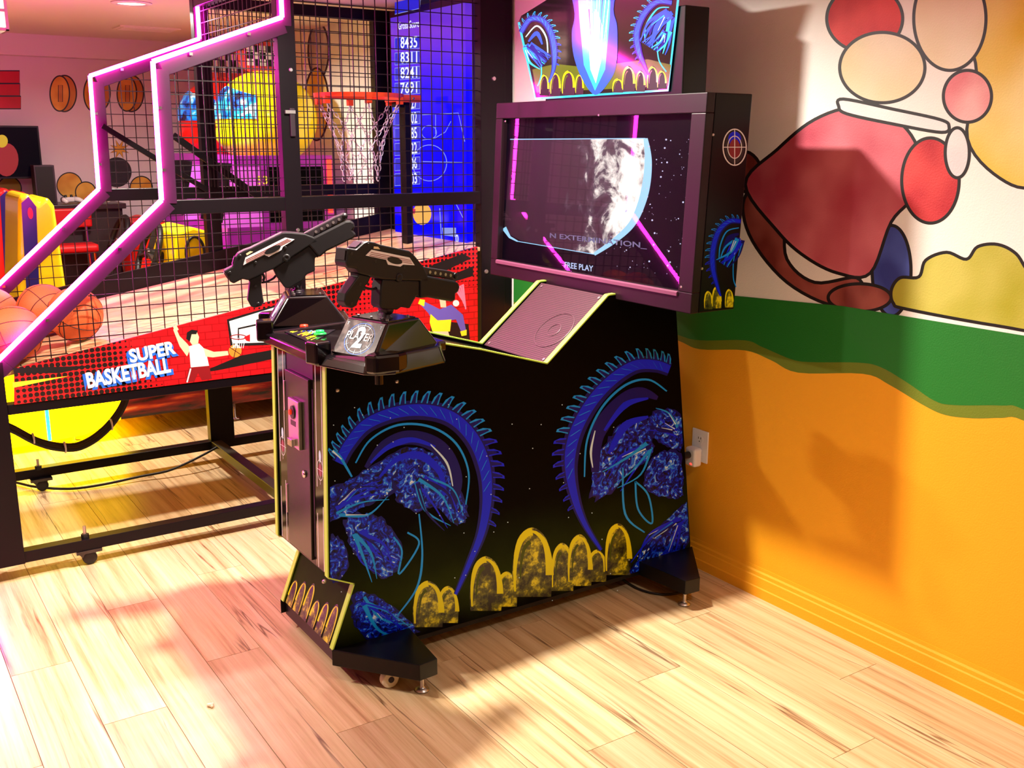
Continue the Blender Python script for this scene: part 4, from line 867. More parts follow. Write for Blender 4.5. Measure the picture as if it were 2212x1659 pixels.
# red printed side panel
M_REDP = mat('red_side_print', (208, 18, 26), 0.35, coat=0.25); nd, lk, bs = nodes_of(M_REDP)
tc = nd.new('ShaderNodeTexCoord'); mpn = nd.new('ShaderNodeMapping'); lk.new(tc.outputs['Object'], mpn.inputs[0]); mpn.inputs['Rotation'].default_value = (math.radians(90), 0, 0)
bk = nd.new('ShaderNodeTexBrick'); bk.inputs['Scale'].default_value = 9; bk.inputs['Color1'].default_value = (*lin((214, 20, 28)), 1); bk.inputs['Color2'].default_value = (*lin((190, 12, 22)), 1); bk.inputs['Mortar'].default_value = (*lin((150, 8, 16)), 1); bk.inputs['Mortar Size'].default_value = 0.02
lk.new(mpn.outputs[0], bk.inputs['Vector'])
sp = nd.new('ShaderNodeSeparateXYZ'); lk.new(tc.outputs['Object'], sp.inputs[0])
DP = 0.0195                                       # half-tone dot pitch (flat print)
def cell(v): return math_n(nd, lk, 'SUBTRACT', math_n(nd, lk, 'FRACT', math_n(nd, lk, 'DIVIDE', v, DP)), 0.5)
cx_, cz_ = cell(sp.outputs['X']), cell(sp.outputs['Z'])
rr_ = math_n(nd, lk, 'SQRT', math_n(nd, lk, 'ADD', math_n(nd, lk, 'MULTIPLY', cx_, cx_), math_n(nd, lk, 'MULTIPLY', cz_, cz_)))
nz = nd.new('ShaderNodeTexNoise'); nz.inputs['Scale'].default_value = 1.9; nz.inputs['Detail'].default_value = 0; lk.new(tc.outputs['Object'], nz.inputs['Vector'])
thr = nd.new('ShaderNodeMapRange'); thr.inputs[1].default_value = 0.40; thr.inputs[2].default_value = 0.62; thr.inputs[3].default_value = 0.0; thr.inputs[4].default_value = 0.43; lk.new(nz.outputs['Fac'], thr.inputs[0])
dot = math_n(nd, lk, 'LESS_THAN', rr_, thr.outputs[0])
mx = nd.new('ShaderNodeMixRGB'); lk.new(dot, mx.inputs[0]); lk.new(bk.outputs['Color'], mx.inputs[1]); mx.inputs[2].default_value = (*lin((22, 8, 10)), 1); lk.new(mx.outputs[0], bs.inputs['Base Color'])
RP = BY0 - 0.004
rp_ = MB().prism([(0.462, RP, 0.646), (2.352, RP, 0.646), (2.352, RP, 1.092), (0.475, RP, 0.772)], (0, 0.010, 0)).build('side_panel', M_REDP, bb, label='red panel printed with bricks, dots and SUPER BASKETBALL')
RPX = lambda p: on_y(p, RP - 0.0003)
pa = Art(RPX, (0, -1, 0), [M_INK, M_YEL, M_LINE, M_SKIN, M_DKRED, M_ORNG, M_PURP, M_PINKP, M_RED])
def print_piece(name, *fills):
    global pa
    for pts_, mi_ in fills: pa.fill(pts_, mi_)
    pa.build(name, rp_); pa = Art(RPX, (0, -1, 0), pa.mats); pa.k = 4
print_piece('printed_streak', ([(28, 795), (200, 790), (130, 806), (30, 806)], 0))
print_piece('printed_streak', ([(27, 826), (150, 812), (28, 838)], 1))
print_piece('printed_streak', ([(520, 768), (592, 755), (592, 775), (470, 800), (430, 806)], 0))
print_piece('printed_streak', ([(940, 570), (1000, 548), (1018, 558), (960, 586), (885, 600)], 0))
print_piece('printed_streak', ([(960, 600), (1022, 575), (1022, 596), (950, 618)], 0))
print_piece('printed_streak', ([(930, 690), (1012, 700), (1018, 760), (930, 760)], 0))
pa.fill([(490, 690), (610, 655), (640, 720), (590, 745), (498, 748)], 0).fill([(495, 694), (606, 660), (634, 718), (588, 739), (503, 742)], 2).line([(515, 735), (515, 710), (560, 700)], 4, 0)
pa.build('printed_backboard', rp_); pa = Art(RPX, (0, -1, 0), pa.mats); pa.k = 12
# running player: hair, face, arms, white vest, shorts, ball and net
pa.fill([(408, 735), (404, 722), (412, 715), (425, 716), (430, 728), (428, 742), (416, 746)], 3).fill([(402, 732), (404, 718), (414, 712), (427, 714), (424, 722), (414, 722), (410, 738)], 0)
pa.fill([(374, 712), (380, 708), (388, 726), (404, 742), (412, 752), (404, 770), (388, 748)], 3).fill([(374, 706), (381, 702), (386, 712), (378, 718)], 3)
pa.fill([(408, 748), (430, 742), (444, 756), (452, 792), (412, 794), (410, 770)], 2).fill([(440, 752), (462, 760), (492, 758), (494, 767), (460, 772), (444, 770)], 3)
pa.fill([(408, 794), (452, 790), (458, 818), (436, 822), (428, 806), (420, 824), (400, 826)], 4).line([(412, 796), (404, 826)], 3, 2)
pa.fill(ell(508, 758, 14, 14, 22), 5).line([(496, 750), (520, 766)], 1.6, 0).line([(512, 744), (505, 772)], 1.6, 0)
for i in range(6): pa.line([(500+i*6, 728), (505+i*4, 752)], 1.3, 2); pa.line([(500+i*5, 730), (520-i*4, 752)], 1.0, 2)
pa.line(ell(515, 728, 17, 5, 20), 2, 4, True).fill([(527, 728), (540, 722), (540, 738), (532, 736)], 8)
pa.build('printed_player', rp_); pa = Art(RPX, (0, -1, 0), pa.mats); pa.k = 20
# second figure: purple sleeves, yellow top, pink hair
pa.fill([(905, 655), (914, 650), (950, 668), (975, 658), (1000, 680), (1008, 720), (998, 722), (985, 690), (972, 692), (935, 694), (925, 676)], 6)
pa.fill([(930, 678), (945, 692), (975, 690), (972, 716), (934, 716), (928, 696)], 1).fill([(936, 716), (968, 716), (975, 740), (940, 740)], 3).fill([(903, 656), (907, 646), (918, 648), (916, 662)], 1).fill([(994, 716), (1008, 712), (1008, 724), (997, 726)], 1)
pa.fill([(948, 640), (962, 640), (964, 664), (952, 664)], 3).fill(ell(985, 655, 7, 7, 14), 2)
for i in range(4): pa.line([(970, 632), (988 + i*4, 630 - i*5), (1000 + i*2, 650 + i*6)], (7, 3), 7)
pa.build('printed_figure', rp_)
for body_, a_, b_, h_ in (('SUPER', (279, 784), (382, 763), 0.052), ('BASKETBALL', (187, 839), (371, 803), 0.060)):
    A_, B_ = RPX(a_), RPX(b_)
    lettering('lettering_outline', body_, mat('letter_blue', (34, 104, 214), 0.4), rp_, A_ + Vector((-0.006, 0, -0.003)), B_ + Vector((0.006, 0, -0.003)), AXY, 0.0024, 0.11, height=h_*1.10)
    lettering('lettering', body_, mat('letter_white', (248, 246, 244), 0.4), rp_, A_ + Vector((0.004, 0, 0.002)), B_ + Vector((-0.003, 0, 0.002)), AXY, 0.0032, 0.035, height=h_)

# wire mesh infill
def wires(poly, y, par, pitch=0.05, r=0.0017, name='wire_mesh', jit=0.0):
    m = MB(); P = poly; n = len(P)
    for ax in (0, 1):
        lo = min(p[ax] for p in P); hi = max(p[ax] for p in P); c = math.ceil(lo/pitch)*pitch
        while c < hi:
            xs = []
            for i in range(n):
                p, q = P[i], P[(i+1) % n]
                if (p[ax]-c)*(q[ax]-c) < 0: t = (c-p[ax])/(q[ax]-p[ax]); xs.append(p[1-ax] + t*(q[1-ax]-p[1-ax]))
            xs.sort()
            for a_, b_ in zip(xs[::2], xs[1::2]):
                if ax == 0: m.box((c-r, y-r, a_), (c+r, y+r, b_))
                else: m.box((a_, y+r*0.6, c-r), (b_, y+r*2.6, c+r))
            c += pitch
    return m.build(name, mat('wire_black', (30, 18, 22), 0.35, 0.3), par, kind='stuff')
for y in (yn, yf):
    wires([(1.06, 1.33), (1.06, 1.765), (1.48, 1.925), (1.48, 1.33)], y, bb)
    wires([(1.555, 1.33), (1.555, 2.13), (2.375, 2.13), (2.375, 1.33)], y, bb)
    low = (lambda x: courtz(x) + (0.0 if y == yn else 0.08))
    wires([(0.49, low(0.49)), (1.05, 1.28), (1.48, 1.28), (1.48, low(1.48))], y, bb)
    wires([(1.555, low(1.555)), (1.555, 1.28), (2.375, 1.28), (2.375, low(2.375))], y, bb)
m = MB()
c = 3.88
while c < 4.8: m.box((1.508, c-0.0017, 1.33), (1.512, c+0.0017, 2.13)); c += 0.05
c = 2.00
while c < 2.13: m.box((1.506, 3.85, c-0.0017), (1.510, 4.80, c+0.0017)); c += 0.05
m.build('wire_mesh', MATS['wire_black'], bb, kind='stuff')
# diagonal braces with a clear sheet
beam('diagonal_brace', (1.05, 4.79, 1.60), (1.50, 4.79, 1.31), 0.012, 0.024); beam('diagonal_brace', (1.338, 4.74, 1.562), (1.74, 4.74, 1.265), 0.012, 0.03)
MB().prism([(1.06, 4.786, 1.60), (1.47, 4.786, 1.64), (1.47, 4.786, 1.34)], (0, 0.003, 0)).build('clear_guard', M_GLASS, bb)
# latch on the middle post
lt = MB().box((1.515, BY0-0.012, 1.555), (1.535, BY0, 1.660)).build('latch', M_STEEL if False else M_DARK, bb, bevel=0.003)
MB().box((1.495, BY0-0.016, 1.64), (1.535, BY0-0.004, 1.652)).build('latch_bolt', M_STEEL, lt)
for z_ in (1.20, 1.80): MB().lathe([(0, 0), (0.008, 0), (0.006, -0.004), (0, -0.004)], 12, (1.53, BY0, z_), 'y').build('bolt', M_STEEL, bb)
for (x_, z_) in ((2.44, 1.80), (2.40, 0.98), (2.46, 0.98)): MB().lathe([(0, 0), (0.010, 0), (0.008, -0.005), (0, -0.005)], 12, (x_, BY0, z_), 'y').build('bolt', M_STEEL, bb)
# score display on the back wall of the cage
SX = 2.40
M_SCORE = mat('score_screen', (0, 0, 0), 0.15, emit=1.0, erg=(10, 10, 255)); nd, lk, bs = nodes_of(M_SCORE)
tc = nd.new('ShaderNodeTexCoord'); sp = nd.new('ShaderNodeSeparateXYZ'); lk.new(tc.outputs['Object'], sp.inputs[0]); mrn = nd.new('ShaderNodeMapRange'); mrn.inputs[1].default_value = 1.1; mrn.inputs[2].default_value = 2.2; lk.new(sp.outputs['Z'], mrn.inputs[0])
rp = ramp(nd, [(0.0, lin((6, 6, 255))), (0.62, lin((20, 12, 255))), (0.85, lin((120, 50, 220))), (1.0, lin((60, 40, 190)))]); lk.new(mrn.outputs[0], rp.inputs[0]); lk.new(rp.outputs[0], bs.inputs['Emission Color'])
sb = MB().box((SX, 3.965, 1.085), (SX+0.035, 4.665, 2.12)).build('score_display', [M_SCORE], bb)
SXP = lambda p: on_x(p, SX - 0.0006)
MS1 = mat('score_line', (0, 0, 0), 0.5, emit=0.8, erg=(150, 170, 255)); MS2 = mat('score_box', (0, 0, 0), 0.5, emit=0.9, erg=(0, 30, 220)); MS3 = mat('score_white', (0, 0, 0), 0.5, emit=1.1, erg=(240, 245, 255)); MS4 = mat('score_orange', (0, 0, 0), 0.5, emit=0.9, erg=(255, 190, 90)); MS5 = mat('score_red', (0, 0, 0), 0.5, emit=0.8, erg=(230, 40, 90))
sa = Art(SXP, (-1, 0, 0), [MS1, MS2, MS3, MS4, MS5])
rows = ['8435', '8311', '8241', '7691', '27', '02', '85', '22', '06', '03']
for i in range(10):
    y0 = 78 + i*32.6; sa.fill([(853, y0+4), (907, y0), (907, y0+26), (853, y0+30)], 1).line([(853, y0+4), (907, y0), (907, y0+26), (853, y0+30)], 1.4, 0, True)
sa.fill([(853, -20), (907, -24), (907, 18), (853, 30)], 1).line([(853, 31), (907, 18), (908, -20)], 1.4, 0)
sa.line([(912, 248), (990, 244), (1004, 306)], 1.5, 0).line([(941, 247), (941, 290)], 1.2, 0).line(ell(927, 286, 16, 15), 1.3, 0, True).line([(910, 303), (940, 298), (962, 285), (974, 262)], 1.3, 0)
sa.line(ell(928, 352, 37, 39, 30), 1.5, 0, True).line([(910, 349), (1002, 351)], 1.5, 0)
sa.fill(ell(912, 462, 20, 24, 22), 3).fill([(886, 448), (898, 452), (896, 462), (886, 460)], 4).line([(950, 450), (954, 520)], 2, 0).fill([(955, 492), (985, 492), (985, 512), (957, 508)], 0).line([(985, 440), (1000, 470)], 1.5, 0)
sa.build('score_graphics', sb)
for i, t_ in enumerate(rows):
    y0 = 102 + i*32.6
    x0_ = 866 if len(t_) == 4 else 889
    lettering('score_text', t_, MS3, sb, SXP((x0_, y0+2)), SXP((902, y0)), AXX, 0.002, 0.012, height=0.052)
lettering('score_text', 'Gross Score', MS3, sb, SXP((861, 64)), SXP((906, 58)), AXX, 0.002, 0.01, height=0.034)
lettering('score_text', '0', MS3, sb, SXP((985, 524)), SXP((991, 525)), AXX, 0.002, 0.01)
# hoop with chain net
HC = Vector((2.045, 4.30, 1.728)); HR = 0.188
post = MB().box((2.262, 4.275, 1.05), (2.290, 4.325, 1.70)).build('hoop_post', M_FRAME, bb, bevel=0.002)
MB().box((2.22, 4.28, 1.69), (2.30, 4.32, 1.712)).build('hoop_arm', M_FRAME, bb)
m = MB(); NR = 40
for k in range(NR):
    pass
rp2 = [(HR-0.008, -0.002), (HR+0.010, -0.002), (HR+0.012, 0.016), (HR-0.010, 0.016)]
vs_, fs_ = [], []
for k in range(NR):
    a0 = 2*math.pi*k/NR
    for r_, h_ in rp2: vs_.append(HC + Vector((math.cos(a0)*r_, math.sin(a0)*r_, h_)))
for k in range(NR):
    for j in range(4): fs_.append((k*4+j, k*4+(j+1) % 4, ((k+1) % NR)*4+(j+1) % 4, ((k+1) % NR)*4+j))
rim = MB().add(vs_, [tuple(reversed(f)) for f in fs_]).build('hoop_rim', M_ORIM, bb, smooth=False)
MB().box((HC.x+HR-0.03, 4.24, HC.z-0.016), (2.33, 4.36, HC.z+0.016)).build('rim_bracket', M_ORIM, rim, bevel=0.003)
for y_ in (4.255, 4.285): MB().lathe([(0, 0), (0.006, 0), (0, -0.003)], 10, (2.29, 4.24, HC.z), 'y').build('rim_bolt', M_STEEL, rim)
for k in range(6):
    a0 = 2*math.pi*k/6 + 0.3; c_ = HC + Vector((math.cos(a0)*HR, math.sin(a0)*HR, -0.014)); MB().box(c_-Vector((.012, .012, .016)), c_+Vector((.012, .012, .016))).build('net_hook', M_ORIM, rim)
def link_loop(m, c, t, side, l=0.030, w=0.013, r=0.0019):
    up = t.cross(side).normalized(); path = []
    for a_ in range(8):
        an = 2*math.pi*a_/8; path.append(c + t*(math.cos(an)*l/2) + side*(math.sin(an)*w/2))
    m.tube(path, r, 4, closed=True)
rows_ = [(HR-0.004, -0.03, 0.0, 6), (0.115, -0.165, 0.5, 6), (0.092, -0.275, 0.0, 6), (0.078, -0.365, 0.5, 6)]
def nodept(rw, i): r_, dz, o_, n_ = rows_[rw]; an = 2*math.pi*(i+o_)/n_ + 0.3; return HC + Vector((math.cos(an)*r_, math.sin(an)*r_, dz))
for rw in range(3):
    for i in range(6):
        for dk in (0, 1):
            j = i - dk if rows_[rw][2] == 0.0 else i + dk
            a_, b_ = nodept(rw, i), nodept(rw+1, j)
            if rw == 2 and dk and i % 2: continue
            mm = MB(); d_ = b_-a_; L_ = d_.length; nL = max(3, round(L_/0.024)); t_ = d_.normalized(); s1 = t_.cross(Vector((0, 0, 1))); s1 = s1.normalized() if s1.length > 0.05 else Vector((1, 0, 0)); s2 = t_.cross(s1)
            for q_ in range(nL): link_loop(mm, a_ + d_*((q_+0.5)/nL), t_, s1 if q_ % 2 else s2)
            mm.build('chain_strand', mat('zinc_chain', (222, 214, 226), 0.3, 0.4), rim, smooth=True)
# cables under the court (they hang from the machine)
for k, dx in enumerate((0, 0.012, -0.010)):
    pth = [on_y(p, 4.40) + Vector((0, dx, dx*0.6)) for p in ((0, 915), (33, 930), (70, 950), (105, 962), (140, 967), (172, 964), (208, 945), (240, 915), (264, 880), (276, 845), (280, 800))]
    MB().tube(smooth2(pth, 4, False), 0.010, 8).build('cable_bundle', M_RUB, bb, smooth=True)
for p in ((72, 948), (140, 966), (240, 917)):
    q = on_y(p, 4.40); MB().lathe([(0.025, -0.003), (0.025, 0.003)], 10, tuple(q), 'x').build('cable_tie', M_LINE, bb)
pth = [on_z(p, h) for p, h in (((0, 1036), .012), ((38, 1043), .012), ((80, 1052), .012), ((150, 1056), .010), ((220, 1047), .012), ((300, 1030), .02), ((360, 1018), .03), ((400, 1002), .05), ((440, 982), .075), ((476, 962), .098))]
MB().tube(smooth2(pth, 4, False), 0.006, 8).build('loose_cable', M_RUB, bb, smooth=True)

# ================================================================== BASKETBALLS
BR = 0.098
def ball_obj(c, rot, label):
    bm = bmesh.new(); bmesh.ops.create_uvsphere(bm, u_segments=32, v_segments=18, radius=BR)
    me = bpy.data.meshes.new('rubber_shell'); bm.to_mesh(me); bm.free(); me.polygons.foreach_set('use_smooth', [True]*len(me.polygons)); me.materials.append(M_BALL)
    t = thing('basketball', label, 'basketball', c, 'basketballs in the cage', True, rot)
    link('rubber_shell', me, t)
    R_ = BR*1.0005
    for nm, f in (('seam', lambda a: (R_*math.cos(a), R_*math.sin(a), 0)), ('seam', lambda a: (R_*math.cos(a), 0, R_*math.sin(a))),
                  ('seam', lambda a: Vector((math.cos(a)*0.75, 0.62 + 0.10*math.cos(2*a), math.sin(a)*0.75)).normalized()*R_), ('seam', lambda a: Vector((math.cos(a)*0.75, -0.62-0.10*math.cos(2*a), math.sin(a)*0.75)).normalized()*R_)):
        MB().tube([f(2*math.pi*k/36) for k in range(36)], 0.0016, 5, closed=True).build('seam', M_SEAM, t, smooth=True)
    return t
for (p, y_, rot, lab_) in (((165, 702), 4.00, (0.5, 0.3, 0.2), 'orange basketball lying farthest up the ramp in the cage'), ((28, 712), 3.925, (1.2, 0.5, 0.9), 'orange basketball nearest the pink neon at the left frame edge'),
                       ((93, 660), 4.26, (0.2, 1.0, 0.4), 'orange basketball behind the others on the ramp'), ((-22, 640), 4.46, (0.9, 0.1, 1.2), 'basketball at the far left back of the ramp, cut by the frame')):
    q = on_y(p, y_); ball_obj((q.x, q.y, courtz(q.x) + BR*1.014), rot, lab_)

# ================================================================== RACING MACHINES behind the cage
def racer(yc, name_c, shell, glow, label):
    y0, y1 = yc-0.27, yc+0.27
    t = thing('racing_machine', label, 'arcade machine', (1.45, yc, 0), 'racing machines behind the cage')
    ms = mat(name_c+'_shell', shell, 0.3, coat=0.4)
    M_LIT = mat(name_c+'_lit_panel', shell, 0.4, emit=glow, erg=(255, 206, 0) if name_c == 'yellow' else shell)
    MB().prism([(0.5, y0, 0.03), (0.97, y0, 0.05), (1.16, y0, 0.105), (1.20, y0, 0.42), (0.5, y0, 0.42)], (0, y1-y0, 0)).build('lit_base', M_LIT, t)
    gp = mat('streak_print', (96, 16, 20), 0.25, coat=0.3)
    if 'streak_done' not in MATS:
        MATS['streak_done'] = gp; nd, lk, bs = nodes_of(gp); tc = nd.new('ShaderNodeTexCoord'); mp = nd.new('ShaderNodeMapping'); mp.inputs['Scale'].default_value = (2.2, 2, 16); mp.inputs['Rotation'].default_value = (0, 0.22, 0)
        n = nd.new('ShaderNodeTexNoise'); n.inputs['Scale'].default_value = 1.5; n.inputs['Detail'].default_value = 4; lk.new(tc.outputs['Object'], mp.inputs[0]); lk.new(mp.outputs[0], n.inputs['Vector'])
        r_ = ramp(nd, [(0.35, lin((30, 8, 14))), (0.55, lin((150, 20, 24))), (0.66, lin((230, 90, 30))), (0.75, lin((255, 190, 110)))]); lk.new(n.outputs['Fac'], r_.inputs[0]); lk.new(r_.outputs[0], bs.inputs['Base Color'])
    MB().box((1.16, y0+0.004, 0.105), (2.42, y1-0.004, 0.42)).build('base_panel', gp, t)
    MB().box((0.799, y0-0.010, 0.05), (0.815, y0, 0.40)).build('led_strip', mat('cyan_led', (60, 240, 230), 0.5, emit=5, erg=(30, 255, 190)), t)
    for x_ in (0.93, 1.785, 2.30):
        for y_ in (y0+0.06, y1-0.06): MB().lathe([(0.0, 0.0), (0.035, 0.0), (0.035, 0.012), (0.012, 0.016), (0.012, 0.11)], 14, (x_, y_, 0)).build('levelling_foot', M_CHROME, t, smooth=True)
    # bucket seat
    pr = [(0.72, 0.42), (1.20, 0.42), (1.22, 0.56), (1.02, 0.60), (0.97, 0.72), (0.95, 1.22), (0.92, 1.27), (0.88, 1.24), (0.83, 1.29), (0.79, 1.27), (0.74, 0.80)]
    seat = MB().prism([(a, yc-0.22, z) for a, z in pr], (0, 0.44, 0)).build('seat', ms, t, bevel=0.03, seg=4)
    MB().prism([(a, yc-0.2215, z) for a, z in [(0.775, 0.70), (0.835, 0.74), (0.865, 1.22), (0.835, 1.27), (0.80, 1.24)]], (0, -0.002, 0)).build('seat_sticker', mat('sticker_navy', (30, 24, 96), 0.3), seat)
    MB().prism([(0.835 + a, yc-0.224, 1.19 + b) for a, b in ell(0, 0, 0.012, 0.028, 14)], (0, -0.001, 0)).build('sticker_emblem', M_RED, seat)
    # dashboard and steering wheel
    dash = MB().prism([(a, yc-0.24, z) for a, z in [(1.55, 0.42), (1.50, 0.82), (1.53, 1.06), (1.62, 1.09), (1.74, 1.05), (1.74, 0.42)]], (0, 0.48, 0)).build('dashboard', ms, t, bevel=0.012)
    MB().tube([(1.515, yc-0.245 + 0.0, z) if False else (1.62 + 0.05*math.cos(a), yc-0.244, 0.95+0.09*math.sin(a)) for a in [2*math.pi*k/24 for k in range(24)]], 0.008, 6, closed=True).build('side_trim_ring', M_GUN, dash, smooth=True)
    wc = Vector((1.44, yc, 0.94)); nx = Vector((-0.94, 0, 0.34)); u1 = Vector((0, 1, 0)); u2 = nx.cross(u1)
    sw = MB().tube([wc + u1*(0.16*math.cos(a)) + u2*(0.16*math.sin(a)) for a in [2*math.pi*k/32 for k in range(32)]], 0.017, 8, closed=True).build('steering_wheel', M_GUN, t, smooth=True)
    for a in (0.2, 2.94, 4.71): MB().bar(wc, wc + u1*(0.155*math.cos(a)) + u2*(0.155*math.sin(a)), 0.03, 0.012, nx).build('wheel_spoke', M_GUNR, sw)
    MB().tube([wc - nx*0.0, wc - nx*0.09], 0.03, 12).build('steering_column', M_GUN, t)
    MB().lathe([(0, -0.012), (0.03, -0.012), (0.03, 0.0)], 14, tuple(wc), 'x').build('wheel_hub', M_CHROME, sw)
    # tower with monitor
    MB().prism([(a, yc-0.26, z) for a, z in [(1.74, 0.42), (1.80, 1.10), (1.86, 1.46), (2.42, 1.46), (2.42, 0.42)]], (0, 0.52, 0)).build('tower', mat('magenta_lit_tower', (150, 30, 150), 0.35, emit=0.10, erg=(220, 60, 230)), t)  # magenta light on the tower put into base colour and a mild glow
    MB().prism([(1.765, yc-0.262, 1.08), (1.84, yc-0.262, 1.40), (2.0, yc-0.262, 1.40), (2.0, yc-0.262, 1.08)], (0, -0.002, 0)).build('tower_print', mat('lilac_lit_panel', (206, 90, 214), 0.35, emit=0.25, erg=(230, 110, 240)), t)  # LED-lit panel, its light given as lilac colour plus emission
    MB().box((2.04, yc-0.266, 1.10), (2.36, yc-0.260, 1.40)).build('tower_poster', M_SHEET, t)
    if name_c == 'yellow':
        PP = lambda p: on_y(p, yc-0.2665)
        lettering('poster_number', '53', mat('poster_yellow', (250, 226, 60), 0.4, emit=0.3), t, PP((556, 398)), PP((578, 398)), AXY, 0.001, 0.01)
    MB().prism([(1.812, yc-0.22, 1.10), (1.862, yc-0.22, 1.42), (1.852, yc-0.22, 1.42), (1.800, yc-0.22, 1.10)], (0, 0.44, 0)).build('monitor', M_SCR, t)
    MB().box((2.385, yc-0.275, 1.14), (2.41, yc-0.262, 1.44)).build('led_strip', mat('red_led_strip', (255, 60, 40), 0.5, emit=2.5, erg=(255, 50, 30)), t)
    # helmet-shaped hood with a blue visor
    hc = Vector((2.145, yc, 1.66)); N1, N2 = 28, 16; vs_, fs_ = [], []
    def hp(a, b, s=1.0):                # a: azimuth from -x, b: elevation
        x_ = -math.cos(a)*math.cos(b); y_ = -math.sin(a)*math.cos(b); z_ = math.sin(b)
        ex = 0.285*(1.12 if z_ < -0.2 and x_ < 0 else 1.0)
        return hc + Vector((x_*ex, y_*0.27, max(z_, -0.86)*0.262 if z_ > -0.86 else -0.225))*s
    for j in range(N2+1):
        b = -math.pi/2 + math.pi*j/N2
        for i in range(N1): vs_.append(hp(2*math.pi*i/N1, b))
    for j in range(N2):
        for i in range(N1): fs_.append((j*N1+i, j*N1+(i+1) % N1, (j+1)*N1+(i+1) % N1, (j+1)*N1+i))
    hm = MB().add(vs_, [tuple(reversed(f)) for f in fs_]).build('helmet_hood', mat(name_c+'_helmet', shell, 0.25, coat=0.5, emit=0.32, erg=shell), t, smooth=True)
    vs_, fs_ = [], []; K = 18
    for j in range(9):
        for i in range(K+1):
            a = -0.75 + 1.8*i/K; b = -0.02 + 0.72*(j/8)*(1-0.35*abs(a-0.1)/0.95); vs_.append(hp(a, b, 1.025))
    for j in range(8):
        for i in range(K): fs_.append((j*(K+1)+i, (j+1)*(K+1)+i, (j+1)*(K+1)+i+1, j*(K+1)+i+1))
    mv = mat('visor_blue_print', (20, 110, 220), 0.12, coat=0.6, emit=0.45)
    if 'visor_done' not in MATS:
        MATS['visor_done'] = mv; nd, lk, bs = nodes_of(mv); tc = nd.new('ShaderNodeTexCoord'); n = nd.new('ShaderNodeTexNoise'); n.inputs['Scale'].default_value = 13; n.inputs['Detail'].default_value = 3; lk.new(tc.outputs['Object'], n.inputs['Vector'])
        r_ = ramp(nd, [(0.36, lin((4, 20, 50))), (0.46, lin((10, 90, 210))), (0.56, lin((30, 170, 250))), (0.66, lin((220, 250, 255)))]); lk.new(n.outputs['Fac'], r_.inputs[0]); lk.new(r_.outputs[0], bs.inputs['Base Color']); lk.new(r_.outputs[0], bs.inputs['Emission Color'])
    MB().add(vs_, [tuple(reversed(f)) for f in fs_]).build('visor', mv, hm, smooth=True)
    # chequered crest plate on top
    cp_ = MB().prism([(2.145 + a, yc, 1.93 + b) for a, b in ell(0.02, 0.06, 0.17, 0.10, 24)], (0, 0.012, 0)).build('crest_plate', mat('crest_red', (206, 70, 60), 0.4), t)
    for i in range(6):
        for j in range(3): MB().box((2.05+i*0.036, yc-0.003, 1.945+j*0.036), (2.086+i*0.036, yc, 1.981+j*0.036)).build('check', M_INK if (i+j) % 2 else M_LINE, cp_)
    return t
racer(5.72, 'yellow', (246, 214, 6), 8.0, 'yellow racing arcade machine with helmet hood, nearest behind the basketball cage')
racer(6.42, 'red', (222, 24, 20), 0.4, 'red racing arcade machine with helmet hood behind the yellow one')

# ================================================================== BACK ROOM
M_COUNTER = mat('dark_counter', (36, 20, 26), 0.4)
ct = thing('bar_counter', 'dark wooden bar counter along the far wall under the television', 'counter', (0.5, 7.1, 0))
MB().box((-0.9, 7.02, 0.0), (1.62, 7.36, 1.105)).build('body', M_COUNTER, ct); MB().box((-0.92, 6.99, 1.105), (1.64, 7.365, 1.14)).build('top', mat('counter_top', (52, 30, 36), 0.3), ct, bevel=0.004)
for i in range(5): MB().box((-0.86+i*0.5, 7.012, 0.12), (-0.42+i*0.5, 7.02, 1.05)).build('door', mat('counter_door', (44, 26, 30), 0.45), ct)
tv = thing('television', 'flat black television standing on the bar counter', 'television', (0.75, 7.2, 1.14))
MB().box((0.30, 7.18, 1.30), (1.19, 7.22, 1.625)).build('casing', M_BLACK, tv, bevel=0.003)
MB().box((0.31, 7.177, 1.312), (1.18, 7.18, 1.615)).build('screen', M_SCR, tv)
ap = Art(lambda p: on_y(p, 7.1765), (0, -1, 0), [mat('tv_red', (0, 0, 0), 0.5, emit=0.5, erg=(200, 10, 20)), mat('tv_yellow', (0, 0, 0), 0.5, emit=0.7, erg=(240, 190, 10))])
ap.fill(ell(14, 345, 26, 36, 20), 0).fill(ell(4, 305, 13, 14, 16), 1); ap.build('screen_picture', tv)
MB().box((0.60, 7.14, 1.14), (0.92, 7.28, 1.155)).build('stand_foot', M_BLACK, tv); MB().box((0.72, 7.22, 1.15), (0.80, 7.24, 1.35)).build('stand_neck', M_BLACK, tv)
spk = thing('speaker_box', 'dark upright speaker box on the bar counter beside the television', 'speaker', (1.17, 7.1, 1.14))
MB().box((1.115, 7.04, 1.14), (1.235, 7.16, 1.385)).build('cabinet', mat('speaker_plum', (50, 28, 46), 0.5), spk, bevel=0.003); MB().box((1.125, 7.035, 1.15), (1.225, 7.04, 1.375)).build('front_cloth', M_GUN, spk)
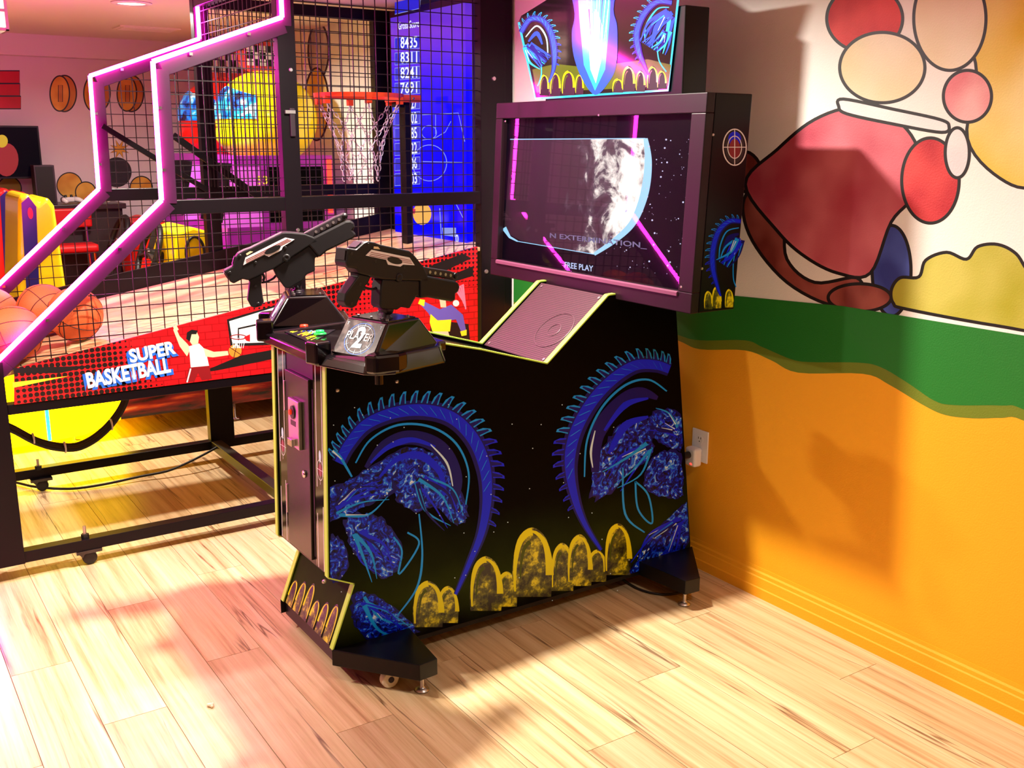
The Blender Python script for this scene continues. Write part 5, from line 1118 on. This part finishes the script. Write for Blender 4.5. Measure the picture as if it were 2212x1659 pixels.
for i, (px_, lab_, rz) in enumerate((((104, 425), 'white game controller nearer the speaker box on the counter', 0.5), ((126, 424), 'white game controller farther right on the bar counter', -0.5))):
    q = on_y(px_, 7.02); c_ = thing('game_controller', lab_, 'controller', (1.31 + 0.20*i, 7.09, 1.14), 'game controllers on the counter', True, (0, 0, rz))
    MB().prism([(p.x, p.y, 0.012) for p in smooth2([(-0.045, 0.02), (0, 0.028), (0.045, 0.02), (0.05, -0.01), (0.0, -0.016), (-0.05, -0.01)], 4)], (0, 0, 0.03)).build('shell', M_WHITE, c_, bevel=0.008)
    for s_ in (-1, 1):
        MB().tube([(s_*0.040, 0.0, 0.030), (s_*0.055, -0.03, 0.024), (s_*0.060, -0.06, 0.016)], 0.016, 10, taper=[1.1, 1.0, 0.7]).build('handle', M_WHITE, c_, smooth=True)
        MB().lathe([(0.009, 0.042), (0.007, 0.052), (0.010, 0.056), (0, 0.058)], 10, (s_*0.022, -0.002, 0)).build('thumbstick', M_INK, c_)
st = thing('bar_stool', 'red bar stool with chrome legs in front of the counter', 'stool', (1.22, 6.83, 0))
MB().box((1.05, 6.72, 0.86), (1.40, 6.94, 0.91)).build('seat', M_RED, st, bevel=0.02, seg=3); MB().box((1.04, 6.93, 1.0), (1.41, 6.96, 1.12)).build('backrest', M_RED, st, bevel=0.012, seg=3)
for sx_ in (1.08, 1.37):
    MB().tube([(sx_, 6.945, 1.02), (sx_, 6.93, 0.88)], 0.010, 8).build('back_post', M_CHROME, st)
    for sy_ in (6.75, 6.91): MB().tube([(sx_, sy_, 0.87), (sx_+(0.03 if sx_ > 1.2 else -0.03), sy_+(0.02 if sy_ > 6.8 else -0.02), 0.0)], 0.011, 8).build('leg', M_CHROME, st)
for y_ in (6.735, 6.925): MB().tube([(1.06, y_, 0.30), (1.39, y_, 0.30)], 0.008, 8).build('foot_rest', M_CHROME, st)
ln = thing('pendant_lantern', 'lit metal-framed lantern hanging from the ceiling at the top left corner', 'lamp', (0.66, 5.0, 1.985))
LMp = mat('lantern_panel', (255, 246, 220), 0.5, emit=3.0, erg=(255, 240, 200))
MB().box((0.59, 4.93, 2.0), (0.73, 5.07, 2.15)).build('glow_panel', LMp, ln)
for x_ in (0.585, 0.735):
    for y_ in (4.925, 5.075): MB().box((x_-0.006, y_-0.006, 1.99), (x_+0.006, y_+0.006, 2.16)).build('frame_post', M_STEEL, ln)
for z_ in (1.985, 2.06, 2.15):
    m = MB()
    for (a_, b_) in (((0.58, 4.92), (0.74, 4.932)), ((0.58, 5.068), (0.74, 5.08)), ((0.58, 4.92), (0.592, 5.08)), ((0.728, 4.92), (0.74, 5.08))): m.box((a_[0], a_[1], z_), (b_[0], b_[1], z_+0.012))
    m.build('frame_ring', M_STEEL, ln)
MB().lathe([(0.006, 2.16), (0.006, CEIL-0.01), (0.04, CEIL-0.008), (0.04, CEIL)], 12, (0.66, 5.0, 0)).build('hanging_rod', M_STEEL, ln)
# a stray piece of popcorn on the floor
q = on_z((455, 1527), 0.0)
pcn = thing('popcorn', 'single white piece of popcorn dropped on the floor', 'popcorn', (q.x, q.y, 0))
for i, (dx, dy, r_) in enumerate(((0, 0, 0.006), (0.006, 0.002, 0.005), (-0.004, 0.005, 0.005), (0.002, -0.006, 0.0045))):
    MB().lathe([(0.0, 0.0), (r_*0.8, r_*0.4), (r_, r_), (r_*0.7, r_*1.7), (0.0, r_*1.95)], 10, (q.x+dx, q.y+dy, 0)).build('kernel_lobe', mat('popcorn_white', (244, 236, 214), 0.7), pcn, smooth=True)
